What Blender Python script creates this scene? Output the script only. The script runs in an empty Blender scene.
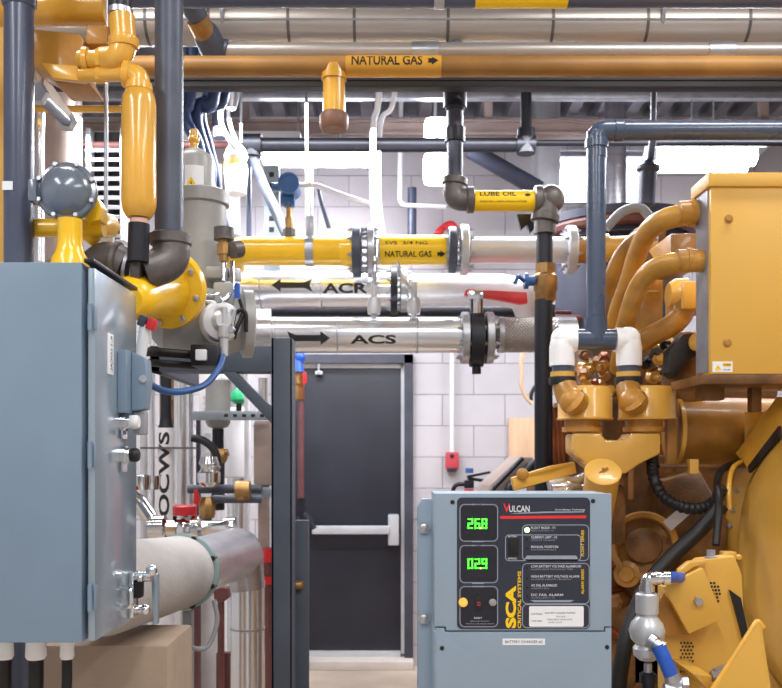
import bpy, bmesh, math, random
from mathutils import Vector, Matrix
random.seed(7)
F, CX, HY, EYE = 900.0, 391.0, 455.0, 1.45
V = Vector
X, Yv, Z = V((1,0,0)), V((0,1,0)), V((0,0,1))
COL = bpy.context.scene.collection
def P(px, py, Y): return V(((px-CX)/F*Y, Y, EYE+(HY-py)/F*Y))
def S(n, Y): return n/F*Y
def lin(c):
    return tuple(((v/255)/12.92 if v/255 <= .04045 else ((v/255+.055)/1.055)**2.4) for v in c)
# ---------------------------------------------------------------- materials
def mat(name, c, rough=.5, metal=0., var=.12, scale=6., bump=0., coat=0., emit=None, es=0., stretch=None, c2=None, aniso=0.):
    m = bpy.data.materials.new(name); m.use_nodes = True
    nt = m.node_tree; b = nt.nodes['Principled BSDF']; L = nt.links
    col = lin(c)
    tc = nt.nodes.new('ShaderNodeTexCoord'); mp = nt.nodes.new('ShaderNodeMapping')
    L.new(tc.outputs['Object'], mp.inputs['Vector'])
    if stretch: mp.inputs['Scale'].default_value = stretch
    n = nt.nodes.new('ShaderNodeTexNoise'); n.inputs['Scale'].default_value = scale; n.inputs['Detail'].default_value = 6
    L.new(mp.outputs['Vector'], n.inputs['Vector'])
    r = nt.nodes.new('ShaderNodeValToRGB')
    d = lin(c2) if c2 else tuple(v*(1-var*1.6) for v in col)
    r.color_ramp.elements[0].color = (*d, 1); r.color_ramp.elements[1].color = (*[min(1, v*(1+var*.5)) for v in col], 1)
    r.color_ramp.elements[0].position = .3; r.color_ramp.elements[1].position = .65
    L.new(n.outputs['Fac'], r.inputs['Fac']); L.new(r.outputs['Color'], b.inputs['Base Color'])
    mr = nt.nodes.new('ShaderNodeMapRange'); mr.inputs['To Min'].default_value = max(.02, rough-.07); mr.inputs['To Max'].default_value = min(1, rough+.07)
    L.new(n.outputs['Fac'], mr.inputs['Value']); L.new(mr.outputs['Result'], b.inputs['Roughness'])
    b.inputs['Metallic'].default_value = metal
    if coat: b.inputs['Coat Weight'].default_value = coat; b.inputs['Coat Roughness'].default_value = .12
    if bump:
        n2 = nt.nodes.new('ShaderNodeTexNoise'); n2.inputs['Scale'].default_value = scale*9; n2.inputs['Detail'].default_value = 4
        L.new(mp.outputs['Vector'], n2.inputs['Vector'])
        bp = nt.nodes.new('ShaderNodeBump'); bp.inputs['Strength'].default_value = bump; bp.inputs['Distance'].default_value = .004
        L.new(n2.outputs['Fac'], bp.inputs['Height']); L.new(bp.outputs['Normal'], b.inputs['Normal'])
    if emit:
        b.inputs['Emission Color'].default_value = (*lin(emit), 1); b.inputs['Emission Strength'].default_value = es
    return m
M = {}
M['cab'] = mat('grey_blue_enclosure_paint', (120,141,162), .42, 0, .05, 4, .03)
M['cabdoor'] = mat('grey_blue_door_paint', (146,164,180), .34, .3, .05, 4, coat=1.)
M['charger'] = mat('charger_paint', (142,160,177), .45, 0, .04, 5, .04)
M['strut'] = mat('galvanized_strut', (150,160,170), .38, .6, .12, 14)
M['post'] = mat('dark_grey_steel_paint', (70,78,92), .5, 0, .1, 5, .05)
M['cat'] = mat('ochre_engine_paint', (221,170,74), .36, 0, .12, 3, .06, coat=.35)
M['cat2'] = mat('ochre_castings', (180,126,46), .42, 0, .3, 7, .25, coat=.2)
M['catd'] = mat('shaded_ochre', (126,84,40), .5, 0, .45, 8, .4)  # engine ochre darkened, shade of recesses and inner parts in the colour
M['catbox'] = mat('ochre_sheet_metal', (218,168,72), .45, 0, .03, 2)
M['gas'] = mat('yellow_gas_paint', (250,196,24), .3, 0, .08, 4, .03, coat=.5)
M['gasold'] = mat('amber_gas_paint', (230,172,62), .3, 0, .14, 5, .05, coat=.6)
M['hdr'] = mat('shaded_header_paint', (168,120,58), .5, 0, .25, 3, .05)  # gas yellow dulled to ochre, the header's shadow is in the colour
M['brown'] = mat('brown_cap_paint', (120,84,66), .5, 0, .2, 8)
M['alu'] = mat('aluminium_jacket', (232,234,238), .24, .85, .05, 3, .05, stretch=(1,1,1))
M['alud'] = mat('brushed_aluminium_jacket', (196,196,202), .34, .9, .16, 5, .06, stretch=(.3,1,6))
M['ohj'] = mat('dull_overhead_jacket', (186,178,172), .38, .55, .14, 3, .04, stretch=(.3,1,5))
M['galv'] = mat('zinc', (188,192,200), .34, .85, .12, 20)
M['chrome'] = mat('chrome', (225,228,232), .14, 1, .05, 10)
M['silverpaint'] = mat('silver_paint', (205,207,212), .36, .35, .06, 5)
M['iron'] = mat('malleable_iron', (106,101,100), .42, .35, .25, 14, .2)
M['ironpipe'] = mat('grey_iron_pipe', (84,90,106), .45, .25, .18, 9, .12)
M['black'] = mat('black_steel', (30,32,42), .42, .2, .15, 8, .06)
M['blackbeam'] = mat('black_beam_paint', (14,14,19), .6, 0, .2, 5)
M['rubber'] = mat('black_rubber', (18,18,22), .5, 0, .1, 12)
M['pvc'] = mat('slate_blue_pvc_coating', (66,80,104), .28, 0, .06, 4, coat=.3)
M['duct'] = mat('blue_grey_pipe_paint', (76,84,106), .36, .1, .1, 5, .05, coat=.2)
M['whitep'] = mat('white_fitting_plastic', (246,247,250), .3, 0, .02, 5)
M['whitec'] = mat('white_conduit_paint', (236,236,240), .35, 0, .05, 8)
M['greyb'] = mat('light_grey_casting', (158,158,156), .42, .1, .1, 8, .12)
M['reg'] = mat('regulator_grey_enamel', (112,122,136), .24, .2, .1, 6, coat=.5)
M['brass'] = mat('brass', (176,138,88), .34, .8, .25, 16)
M['copper'] = mat('copper', (168,104,72), .36, .8, .25, 10)
M['rust'] = mat('red_oxide_pipe', (112,68,66), .55, 0, .2, 8)
M['red'] = mat('red_paint', (206,40,48), .35, 0, .1, 8)
M['blue'] = mat('blue_hose', (40,92,190), .35, 0, .1, 10)
M['bluep'] = mat('blue_tubing', (44,88,150), .4, 0, .2, 12)
M['navy'] = mat('navy_cable', (36,58,104), .45, 0, .2, 9)
M['bluetx'] = mat('blue_transmitter_enamel', (48,92,150), .35, 0, .1, 9)
M['green'] = mat('green_plastic', (20,170,110), .4, 0, .05, 9)
M['label'] = mat('yellow_marker_vinyl', (252,206,20), .35, 0, .03, 5)
M['ink'] = mat('black_ink', (20,20,24), .5, 0, .05, 9)
M['stencil'] = mat('black_stencil_paint', (34,34,40), .5, 0, .2, 30)
M['labeld'] = mat('shaded_marker_vinyl', (220,160,52), .45, 0, .05, 5)  # marker yellow darkened to put the dim overhead light into it
M['pink'] = mat('faded_pink_tape', (224,176,160), .5, 0, .05, 9)
M['foil'] = mat('pale_crinkled_foil', (226,226,230), .4, .35, .06, 8, .3)
M['cond'] = mat('dull_ochre_conduit', (200,146,56), .4, 0, .2, 8, .1)
M['paper'] = mat('white_label_stock', (236,238,242), .45, 0, .03, 9)
M['ltgrey'] = mat('grey_screen_print', (150,158,172), .5, 0, .03, 9)
M['panel'] = mat('black_overlay', (44,48,62), .32, 0, .05, 9)
M['panel2'] = mat('black_window_overlay', (30,32,42), .25, 0, .05, 9)
M['led'] = mat('green_led', (90,255,60), .4, 0, 0, 5, emit=(70,255,50), es=3.2)
M['ledy'] = mat('amber_point', (255,230,120), .4, 0, 0, 5, emit=(255,230,90), es=2.5)
M['ledw'] = mat('green_lamp', (230,255,220), .4, 0, 0, 5, emit=(190,255,150), es=4)
M['amber'] = mat('amber_knob', (255,190,90), .3, 0, .05, 5, emit=(255,170,60), es=.5)
M['printw'] = mat('white_screen_print', (216,218,226), .5, 0, .02, 9)
M['printr'] = mat('red_screen_print', (232,44,48), .4, 0, .02, 9)
M['printy'] = mat('yellow_screen_print', (250,204,16), .4, 0, .02, 9)
M['insul'] = mat('grey_canvas_insulation', (178,174,172), .85, 0, .08, 7, .5)
M['sage'] = mat('pale_green_gasket', (136,158,158), .6, 0, .1, 8)
M['tan'] = mat('tan_board', (174,154,136), .8, 0, .1, 4, .3, c2=(156,136,118))
M['ply'] = mat('plywood', (222,184,150), .7, 0, .12, 5, .1, stretch=(4,1,.6))
M['doorp'] = mat('charcoal_door_paint', (34,36,48), .42, 0, .2, 3, .05)
M['frame'] = mat('grey_door_frame_paint', (70,72,84), .45, .1, .2, 6)
M['frosteel'] = mat('worn_steel_trim', (150,154,164), .4, .5, .15, 12)
M['redpull'] = mat('faded_red_plastic', (188,66,78), .45, 0, .08, 9)
M['daylight'] = mat('glowing_pane', (255,255,255), .3, 0, 0, 5, emit=(236,240,255), es=4)
M['tube'] = mat('lamp_tube', (255,255,255), .5, 0, 0, 5, emit=(244,243,255), es=48)
M['bulb'] = mat('lamp_globe', (255,255,255), .5, 0, 0, 5, emit=(240,243,255), es=24)
M['tan2'] = mat('tan_steel_paint', (168,150,142), .5, 0, .15, 5)
M['deck'] = mat('galvanized_roof_deck', (150,148,156), .5, .3, .2, 4)
M['conc'] = mat('beige_concrete', (192,176,160), .7, 0, .18, 2.2, .25)
M['kerb'] = mat('pale_concrete_kerb', (204,196,188), .8, 0, .12, 3, .3)
M['plainw'] = mat('plain_painted_wall', (206,206,210), .7, 0, .06, 1.5)
M['ductdark'] = mat('dark_blue_grey_housing', (58,62,80), .5, .1, .15, 5)
M['clear'] = mat('clear_plastic', (222,226,230), .15, .1, .03, 9)
M['cable'] = mat('grey_cable', (150,152,158), .5, 0, .1, 9)
# painted block wall
def blockmat():
    m = bpy.data.materials.new('white_painted_block'); m.use_nodes = True
    nt = m.node_tree; b = nt.nodes['Principled BSDF']; L = nt.links
    tc = nt.nodes.new('ShaderNodeTexCoord'); sx = nt.nodes.new('ShaderNodeSeparateXYZ'); cb = nt.nodes.new('ShaderNodeCombineXYZ')
    L.new(tc.outputs['Object'], sx.inputs[0]); L.new(sx.outputs['X'], cb.inputs['X']); L.new(sx.outputs['Z'], cb.inputs['Y'])
    mp = nt.nodes.new('ShaderNodeMapping'); mp.inputs['Location'].default_value = (.13, .073, 0); L.new(cb.outputs[0], mp.inputs['Vector'])
    br = nt.nodes.new('ShaderNodeTexBrick'); L.new(mp.outputs[0], br.inputs['Vector'])
    br.inputs['Scale'].default_value = 1; br.inputs['Brick Width'].default_value = .43; br.inputs['Row Height'].default_value = .2155
    br.inputs['Mortar Size'].default_value = .004; br.inputs['Mortar Smooth'].default_value = .3
    br.inputs['Color1'].default_value = (*lin((196,192,195)), 1); br.inputs['Color2'].default_value = (*lin((188,185,189)), 1); br.inputs['Mortar'].default_value = (*lin((158,154,159)), 1)
    n = nt.nodes.new('ShaderNodeTexNoise'); n.inputs['Scale'].default_value = 2.2; n.inputs['Detail'].default_value = 8; L.new(cb.outputs[0], n.inputs['Vector'])
    mr = nt.nodes.new('ShaderNodeMapRange'); mr.inputs['To Min'].default_value = .8; mr.inputs['To Max'].default_value = 1.12; L.new(n.outputs['Fac'], mr.inputs['Value'])
    mx = nt.nodes.new('ShaderNodeMix'); mx.data_type = 'RGBA'; mx.blend_type = 'MULTIPLY'; mx.inputs['Factor'].default_value = 1
    L.new(br.outputs['Color'], mx.inputs['A']); L.new(mr.outputs['Result'], mx.inputs['B']); L.new(mx.outputs['Result'], b.inputs['Base Color'])
    bp = nt.nodes.new('ShaderNodeBump'); bp.inputs['Distance'].default_value = .006; bp.invert = True; L.new(br.outputs['Fac'], bp.inputs['Height']); L.new(bp.outputs['Normal'], b.inputs['Normal'])
    b.inputs['Roughness'].default_value = .6
    return m
M['block'] = blockmat()
def braidmat():
    m = mat('woven_steel_braid', (190,186,184), .36, .8, .1, 9)
    nt = m.node_tree; b = nt.nodes['Principled BSDF']; tc = nt.nodes['Texture Coordinate']
    bps = []
    for a in (.7, -.7):
        mp = nt.nodes.new('ShaderNodeMapping'); mp.inputs['Rotation'].default_value = (0, a, 0); nt.links.new(tc.outputs['Object'], mp.inputs['Vector'])
        w = nt.nodes.new('ShaderNodeTexWave'); w.inputs['Scale'].default_value = 28; nt.links.new(mp.outputs[0], w.inputs['Vector']); bps.append(w)
    mx = nt.nodes.new('ShaderNodeMath'); mx.operation = 'MAXIMUM'; nt.links.new(bps[0].outputs['Fac'], mx.inputs[0]); nt.links.new(bps[1].outputs['Fac'], mx.inputs[1])
    bp = nt.nodes.new('ShaderNodeBump'); bp.inputs['Strength'].default_value = 1; bp.inputs['Distance'].default_value = .006
    nt.links.new(mx.outputs[0], bp.inputs['Height']); nt.links.new(bp.outputs['Normal'], b.inputs['Normal'])
    return m
M['braid'] = braidmat()
# ---------------------------------------------------------------- mesh tools
WP = {}
def frame_of(ax):
    ax = ax.normalized(); t = Z if abs(ax.z) < .9 else Yv
    u = ax.cross(t).normalized(); return u, ax.cross(u).normalized(), ax
def fillet(pts, rad, n=7):
    pts = [V(p) for p in pts]
    if rad <= 0 or len(pts) < 3: return pts
    out = [pts[0]]
    for i in range(1, len(pts)-1):
        a, b, c = pts[i-1], pts[i], pts[i+1]
        u, w = (a-b), (c-b); lu, lw = u.length, w.length
        if lu < 1e-6 or lw < 1e-6: continue
        u.normalize(); w.normalize()
        d = max(-1, min(1, u.dot(w))); th = math.acos(d)
        if math.pi-th < .02: out.append(b); continue
        t = min(rad/math.tan(th/2), lu*.49, lw*.49); s, e = b+u*t, b+w*t
        for k in range(n+1):
            f = k/n; out.append(s*(1-f)**2 + b*2*f*(1-f) + e*f*f)
    out.append(pts[-1]); return out
def spline(pts, n=8):
    pts = [V(p) for p in pts]; q = [pts[0]*2-pts[1]]+pts+[pts[-1]*2-pts[-2]]; out = []
    for i in range(1, len(q)-2):
        a, b, c, d = q[i-1:i+3]
        for k in range(n):
            t = k/n; out.append(.5*((2*b)+(c-a)*t+(2*a-5*b+4*c-d)*t*t+(3*b-a-3*c+d)*t**3))
    out.append(pts[-1]); return out
class MB:
    def __init__(s): s.bm = bmesh.new()
    def rings(s, rings, caps=True, closed=False):
        R = [[s.bm.verts.new(v) for v in r] for r in rings]; n = len(R[0])
        for i in range(len(R)-1 + (1 if closed else 0)):
            a, b = R[i], R[(i+1) % len(R)]
            for k in range(n): s.bm.faces.new((a[k], a[(k+1) % n], b[(k+1) % n], b[k]))
        if caps and not closed:
            s.bm.faces.new(R[0][::-1]); s.bm.faces.new(R[-1])
        return s
    def lathe(s, o, ax, prof, seg=28):
        u, w, a = frame_of(V(ax)); o = V(o); rr = []
        for t, r in prof:
            r = max(r, .0002)
            rr.append([o+a*t+u*(r*math.cos(2*math.pi*k/seg))+w*(r*math.sin(2*math.pi*k/seg)) for k in range(seg)])
        return s.rings(rr)
    def cyl(s, a, b, r, r2=None, seg=24):
        a, b = V(a), V(b); return s.lathe(a, b-a, [(0, r), ((b-a).length, r if r2 is None else r2)], seg)
    def tube(s, pts, r, bend=0, seg=16, n=7, ribs=None, sp=False):
        pts = spline(pts, n) if sp else fillet(pts, bend, n)
        if ribs:   # corrugated
            step, amp = ribs; q = [pts[0]]; rad = [r]; k = 0
            for i in range(len(pts)-1):
                d = pts[i+1]-pts[i]; m = max(1, int(d.length/step*2))
                for j in range(1, m+1): q.append(pts[i]+d*(j/m)); k += 1; rad.append(r+(amp if k % 2 else -amp))
            pts = q
        else: rad = r if isinstance(r, list) else [r]*len(pts)
        u = None; rr = []
        for i, p in enumerate(pts):
            t = (pts[min(i+1, len(pts)-1)]-pts[max(i-1, 0)]).normalized()
            if u is None: u = frame_of(t)[0]
            u = (u-t*u.dot(t)).normalized(); w = t.cross(u)
            rr.append([p+u*(rad[i]*math.cos(2*math.pi*k/seg))+w*(rad[i]*math.sin(2*math.pi*k/seg)) for k in range(seg)])
        return s.rings(rr)
    def torus(s, o, ax, R, r, seg=28, ms=8):
        u, w, a = frame_of(V(ax)); o = V(o); rr = []
        for i in range(seg):
            th = 2*math.pi*i/seg; d = u*math.cos(th)+w*math.sin(th)
            rr.append([o+d*(R+r*math.cos(2*math.pi*k/ms))+a*(r*math.sin(2*math.pi*k/ms)) for k in range(ms)])
        return s.rings(rr, closed=True)
    def pipe_ring(s, o, ax, R, r, t, seg=28):     # annular collar
        u, w, a = frame_of(V(ax)); o = V(o); rr = []
        for i in range(seg):
            th = 2*math.pi*i/seg; d = u*math.cos(th)+w*math.sin(th)
            rr.append([o+d*R, o+d*R+a*t, o+d*r+a*t, o+d*r])
        return s.rings(rr, closed=True)
    def box(s, c, d, rot=None, bev=0.):
        t = bmesh.new(); bmesh.ops.create_cube(t, size=1)
        for v in t.verts: v.co = V((v.co.x*d[0], v.co.y*d[1], v.co.z*d[2]))
        if bev: bmesh.ops.bevel(t, geom=t.edges[:]+t.verts[:], offset=min(bev, min(d)*.45), segments=2, profile=.6, affect='EDGES')
        mt = Matrix.Translation(V(c)) @ (rot.to_4x4() if rot else Matrix())
        t.transform(mt); return s.merge(t)
    def merge(s, t):
        me = bpy.data.meshes.new('t'); t.to_mesh(me); t.free(); s.bm.from_mesh(me); bpy.data.meshes.remove(me); return s
    def bp(s, x0, y0, x1, y1, Y, dep, bev=0.):    # box whose front face stands at depth Y
        a, b = P(x0, y0, Y), P(x1, y1, Y)
        return s.box(((a.x+b.x)/2, Y+dep/2, (a.z+b.z)/2), (abs(b.x-a.x), dep, abs(b.z-a.z)), None, bev)
    def prism(s, pts, vec, bev=0.):
        t = bmesh.new(); vec = V(vec); a = [t.verts.new(V(p)) for p in pts]; b = [t.verts.new(V(p)+vec) for p in pts]; n = len(a)
        t.faces.new(a[::-1]); t.faces.new(b)
        for k in range(n): t.faces.new((a[k], a[(k+1) % n], b[(k+1) % n], b[k]))
        bmesh.ops.recalc_face_normals(t, faces=t.faces)
        if bev: bmesh.ops.bevel(t, geom=t.edges[:], offset=bev, segments=2, profile=.6, affect='EDGES')
        return s.merge(t)
    def ball(s, c, r, sc=(1,1,1), seg=20):
        t = bmesh.new(); bmesh.ops.create_uvsphere(t, u_segments=seg, v_segments=seg//2, radius=r)
        for v in t.verts: v.co = V((v.co.x*sc[0], v.co.y*sc[1], v.co.z*sc[2]))+V(c)
        return s.merge(t)
    def hexb(s, c, ax, r, h, stud=False):
        s.lathe(c, ax, [(0, r), (h*.8, r), (h, r*.86)], 6)
        if stud: s.lathe(c, ax, [(0, r*.5), (h*1.7, r*.5)], 8)
        return s
    def text(s, txt, w, h, fn, u0=0, v0=0, bold=.015, slices=0):   # lettering w x h, lower left at (u0,v0), mapped on a surface by fn
        cu = bpy.data.curves.new('t', 'FONT'); cu.body = txt; cu.offset = bold; cu.resolution_u = 3
        ob = bpy.data.objects.new('t', cu); COL.objects.link(ob); bpy.context.view_layer.update()
        me = bpy.data.meshes.new_from_object(ob.evaluated_get(bpy.context.evaluated_depsgraph_get()))
        t = bmesh.new(); t.from_mesh(me); bpy.data.meshes.remove(me); bpy.data.objects.remove(ob); bpy.data.curves.remove(cu)
        if not t.verts: t.free(); return s
        x0 = min(v.co.x for v in t.verts); x1 = max(v.co.x for v in t.verts); y0 = min(v.co.y for v in t.verts); y1 = max(v.co.y for v in t.verts)
        for v in t.verts: v.co = V((u0+(v.co.x-x0)/(x1-x0)*w, v0+(v.co.y-y0)/(y1-y0)*h, 0))
        return s.mapped(t, fn, slices, v0, h)
    def mapped(s, t, fn, slices=0, v0=0, h=0):
        for k in range(1, slices):
            bmesh.ops.bisect_plane(t, geom=t.verts[:]+t.edges[:]+t.faces[:], plane_co=(0, v0+h*k/slices, 0), plane_no=(0,1,0))
        for v in t.verts: v.co = fn(v.co.x, v.co.y)
        return s.merge(t)
    def poly(s, pts, fn, slices=0):
        t = bmesh.new(); t.faces.new([t.verts.new((p[0], p[1], 0)) for p in pts]); ys = [p[1] for p in pts]
        return s.mapped(t, fn, slices, min(ys), max(ys)-min(ys))
    def out(s, name, m, parent=None, kind=None, ang=38):
        bm = s.bm; bmesh.ops.remove_doubles(bm, verts=bm.verts, dist=1e-6); bmesh.ops.recalc_face_normals(bm, faces=bm.faces)
        xs = [v.co for v in bm.verts]; lo = V([min(c[i] for c in xs) for i in range(3)]); hi = V([max(c[i] for c in xs) for i in range(3)])
        o = V(((lo.x+hi.x)/2, (lo.y+hi.y)/2, lo.z if parent is None else (lo.z+hi.z)/2))
        for v in bm.verts: v.co -= o
        me = bpy.data.meshes.new(name); bm.to_mesh(me); bm.free(); me.materials.append(M[m])
        me.polygons.foreach_set('use_smooth', [True]*len(me.polygons)); me.set_sharp_from_angle(angle=math.radians(ang))
        ob = bpy.data.objects.new(name, me); COL.objects.link(ob)
        if parent: ob.parent = parent; ob.location = o-WP[parent.name]
        else: ob.location = o
        WP[ob.name] = o
        if kind: ob['kind'] = kind
        return ob
def T(name, label, cat, loc, group=None):
    o = bpy.data.objects.new(name, None); o.empty_display_size = .05; COL.objects.link(o); o.location = V(loc); WP[o.name] = V(loc)
    return tag(o, label, cat, group)
def tag(o, label, cat, group=None):
    o['label'] = label; o['category'] = cat
    if group: o['group'] = group
    return o
def plane(O, R=X, U=Z): return lambda u, v: O+R*u+U*v
def hcyl(C, r, a0=0): return lambda u, v: C+X*u+V((0, -math.cos(a0+v/r), math.sin(a0+v/r)))*r
def vcyl(C, r, b0=0): return lambda u, v: C+Z*u+V((math.sin(b0-v/r), -math.cos(b0-v/r), 0))*r
def flange(parent, c, ax, R, th, nb, bm_='galv', m='black', br=None, bolts_out=1, name='flange'):
    ax = V(ax).normalized(); c = V(c)
    f = MB().lathe(c-ax*th/2, ax, [(0, R*.96), (th*.1, R), (th*.9, R), (th, R*.96)], 32).out(name, m, parent)
    u, w, a = frame_of(ax); br = br or R*.085
    for k in range(nb):
        th_ = 2*math.pi*(k+.5)/nb; d = (u*math.cos(th_)+w*math.sin(th_))*R*.8
        MB().lathe(c+d-ax*(th/2+br*2), ax, [(0, br*.5), (br*1.0, br*.5), (br*1.0, br), (br*2+th+br*1.2, br), (br*2+th+br*1.2, br*.5), (th+br*4.4, br*.5)], 6).out('bolt', bm_, f)
    return f
def elbow(mb, a, c, b, r, R=None):     # socket elbow from a via corner c to b
    a, b, c = V(a), V(b), V(c); mb.tube([a, c, b], r, min((a-c).length, (b-c).length)*.8, 20, 8)
    for p, q in ((a, c), (b, c)):
        d = (q-p).normalized(); mb.lathe(p-d*.001, d, [(0, r*1.05), (r*.08, r*1.18), (r*.62, r*1.18), (r*.72, r*1.0)], 24)
    return mb
# ================================================================ the room
WY = 6.2
XL, XR, YF, CZ = -3.3, 4.7, -3.0, 3.78
def st(o): o['kind'] = 'structure'; return o
st(MB().box(((XL+XR)/2, (YF+WY)/2, -.1), (XR-XL, WY-YF, .2)).out('floor', 'conc'))
# back wall built round the door opening and the high window strip
DX0, DX1, DZ = (272-CX)/F*WY, (413-CX)/F*WY, 2.14
wa, wb = P(545, 205, WY), P(652, 150, WY)
w = MB()
w.box(((XL+DX0)/2, WY+.1, CZ/2), (DX0-XL, .2, CZ)); w.box(((DX0+DX1)/2, WY+.1, (DZ+CZ)/2), (DX1-DX0, .2, CZ-DZ))
w.box(((DX1+wa.x)/2, WY+.1, CZ/2), (wa.x-DX1, .2, CZ)); w.box(((wb.x+XR)/2, WY+.1, CZ/2), (XR-wb.x, .2, CZ))
w.box(((wa.x+wb.x)/2, WY+.1, wa.z/2), (wb.x-wa.x, .2, wa.z)); w.box(((wa.x+wb.x)/2, WY+.1, (wb.z+CZ)/2), (wb.x-wa.x, .2, CZ-wb.z))
st(w.out('wall_back', 'block'))
st(MB().box((XL-.1, (YF+WY)/2, CZ/2), (.2, WY-YF+.4, CZ)).out('wall_left', 'plainw'))
st(MB().box((XR+.1, (YF+WY)/2, CZ/2), (.2, WY-YF+.4, CZ)).out('wall_right', 'plainw'))
st(MB().box(((XL+XR)/2, YF-.1, CZ/2), (XR-XL, .2, CZ)).out('wall_front', 'plainw'))
t = bmesh.new(); prof = []; x = XL
while x < XR-.01:
    for dx, dz in ((0, .07), (.085, .07), (.1, 0), (.175, 0), (.19, .07)): prof.append((min(x+dx, XR), CZ+dz))
    x += .2
a_ = [t.verts.new((x, YF, z)) for x, z in prof]; b_ = [t.verts.new((x, WY+.2, z)) for x, z in prof]
for k in range(len(prof)-1):
    if (a_[k].co-a_[k+1].co).length > 1e-5: t.faces.new((a_[k], a_[k+1], b_[k+1], b_[k]))
st(MB().merge(t).box(((XL+XR)/2, (YF+WY)/2, CZ+.12), (XR-XL, WY-YF, .1)).out('ceiling', 'deck', ang=20))
# strip window assumed behind the ducts
win = st(MB().box(((wa.x+wb.x)/2, WY+.1, (wa.z+wb.z)/2), (wb.x-wa.x, .02, wb.z-wa.z)).out('window_1', 'daylight' if 'daylight' in M else 'bulb'))  # pane glows by itself to fill the bright gaps between ducts
f = MB()
for x in (wa.x+.015, (wa.x+wb.x)/2, wb.x-.015): f.box((x, WY+.07, (wa.z+wb.z)/2), (.03, .06, wb.z-wa.z))
for z in (wa.z+.015, wb.z-.015): f.box(((wa.x+wb.x)/2, WY+.07, z), (wb.x-wa.x, .06, .03))
f.out('window_frame', 'frosteel', win)
# door
d = st(MB().box(((DX0+DX1)/2-.02, WY+.04, .06+1.02), (DX1-DX0-.12, .045, 2.04), None, .002).out('door_1', 'doorp'))
fr = MB().box((DX1-.03, WY+.03, DZ/2+.03), (.06, .14, DZ-.06)).box((DX0+.03, WY+.03, DZ/2+.03), (.06, .14, DZ-.06)).box(((DX0+DX1)/2, WY+.03, DZ-.03), (DX1-DX0, .14, .06))
fr.out('door_frame', 'frame', d)
MB().box((DX1-.07, WY+.03, DZ/2+.03), (.025, .05, DZ-.1)).box(((DX0+DX1)/2-.02, WY+.03, DZ-.075), (DX1-DX0-.1, .05, .03)).out('weather_strip', 'silverpaint', d)
MB().box(((DX0+DX1)/2-.02, WY+.005, .075), (DX1-DX0-.13, .03, .05), None, .004).out('door_sweep', 'silverpaint', d)
a, b = P(312, 530, WY-.07), P(390, 530, WY-.07)
bar = MB().box(((a.x+b.x)/2, WY-.06, a.z), (b.x-a.x, .05, .058), None, .012).out('push_bar', 'silverpaint', d)
c = P(393.5, 530, WY-.05); MB().box((c.x, WY-.02, c.z), (.075, .085, .21), None, .01).out('latch_case', 'silverpaint', bar)
c = P(314, 530, WY-.05); MB().box((c.x, WY-.02, c.z), (.05, .085, .07), None, .008).out('end_case', 'ink', bar)
c = P(319, 373, WY); MB().box((c.x, WY-.01, c.z), (.05, .03, .025), None, .004).cyl(c+V((0,-.03,.0)), c+V((0,-.03,.06)), .006).out('door_contact', 'silverpaint', d)
st(MB().box(((DX0+DX1)/2, WY+.0, .03), (DX1-DX0, .3, .06), None, .006).out('trim_1', 'kerb'))
# ================================================================ overhead
def runx(name, py, Yd, rpx, m, label, cat, group=None, x0=XL+.01, x1=XR-.01, seams=None, sm='ohj', par=None):
    z = P(0, py, Yd).z; r = S(rpx, Yd)
    o = MB().cyl((x0, Yd, z), (x1, Yd, z), r, seg=32).out(name, m)
    if seams:
        for s_ in seams:
            MB().cyl(((s_-CX)/F*Yd-.006, Yd, z), ((s_-CX)/F*Yd+.006, Yd, z), r*1.018, seg=32).out('seam_band', sm, o)
    tag(o, label, cat, group); return o, z, r
o, z, r = runx('overhead_pipe', -5, 2.9, 12, 'duct', 'thin slate pipe along the top edge with a yellow marker', 'pipe')
y0 = (445+30-CX)/F*2.9
lb = MB().cyl(((475-CX)/F*2.9, 2.9, z), ((567-CX)/F*2.9, 2.9, z), r*1.03, seg=32).out('pipe_label', 'label', o)
fn = hcyl(V(((495-CX)/F*2.9, 2.9, z)), r*1.035, -.62)
MB().text('NATURAL GAS', S(66, 2.9), S(9, 2.9), fn, bold=.02, slices=5).out('lettering', 'ink', lb)
MB().cyl(((434-CX)/F*2.9, 2.9, z), ((444-CX)/F*2.9, 2.9, z), r*1.12, seg=32).cyl(((439-CX)/F*2.9, 2.9, z), ((439-CX)/F*2.9, 2.9, CZ), .006).out('pipe_clamp', 'galv', o)
o, z, r = runx('insulated_pipe', 25, 3.6, 20, 'ohj', 'fat dull jacketed pipe running across just under the top edge', 'pipe', seams=(150,212,290,355,447,550,643,743), sm='iron')
MB().cyl((XL+.02, 3.6-r*.99, z-.015), (XR-.02, 3.6-r*.99, z-.015), .004, seg=8).out('lap_seam', 'galv', o)
for i, px in enumerate((212, 643)):
    x = (px+14-CX)/F*3.6
    MB().tube([(x, 3.6-r-.015, CZ), (x, 3.6-r-.015, z), (x, 3.6, z-r-.015), (x, 3.6+r+.015, z), (x, 3.6+r+.015, CZ)], .008, .07, 8).out('hanger', 'galv', o)
o, z, r = runx('insulated_pipe', 51, 3.43, 8, 'ohj', 'narrower grey jacketed pipe tucked under the fat overhead one', 'pipe', x0=P(214,0,3.43).x)
for i, px in enumerate((425, 720)): MB().cyl(((px-CX)/F*3.43-.05, 3.43, z), ((px-CX)/F*3.43+.05, 3.43, z), r*1.12, seg=24).out('pipe_coupling', 'galv', o)
q = P(212,47,3.43)
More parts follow.
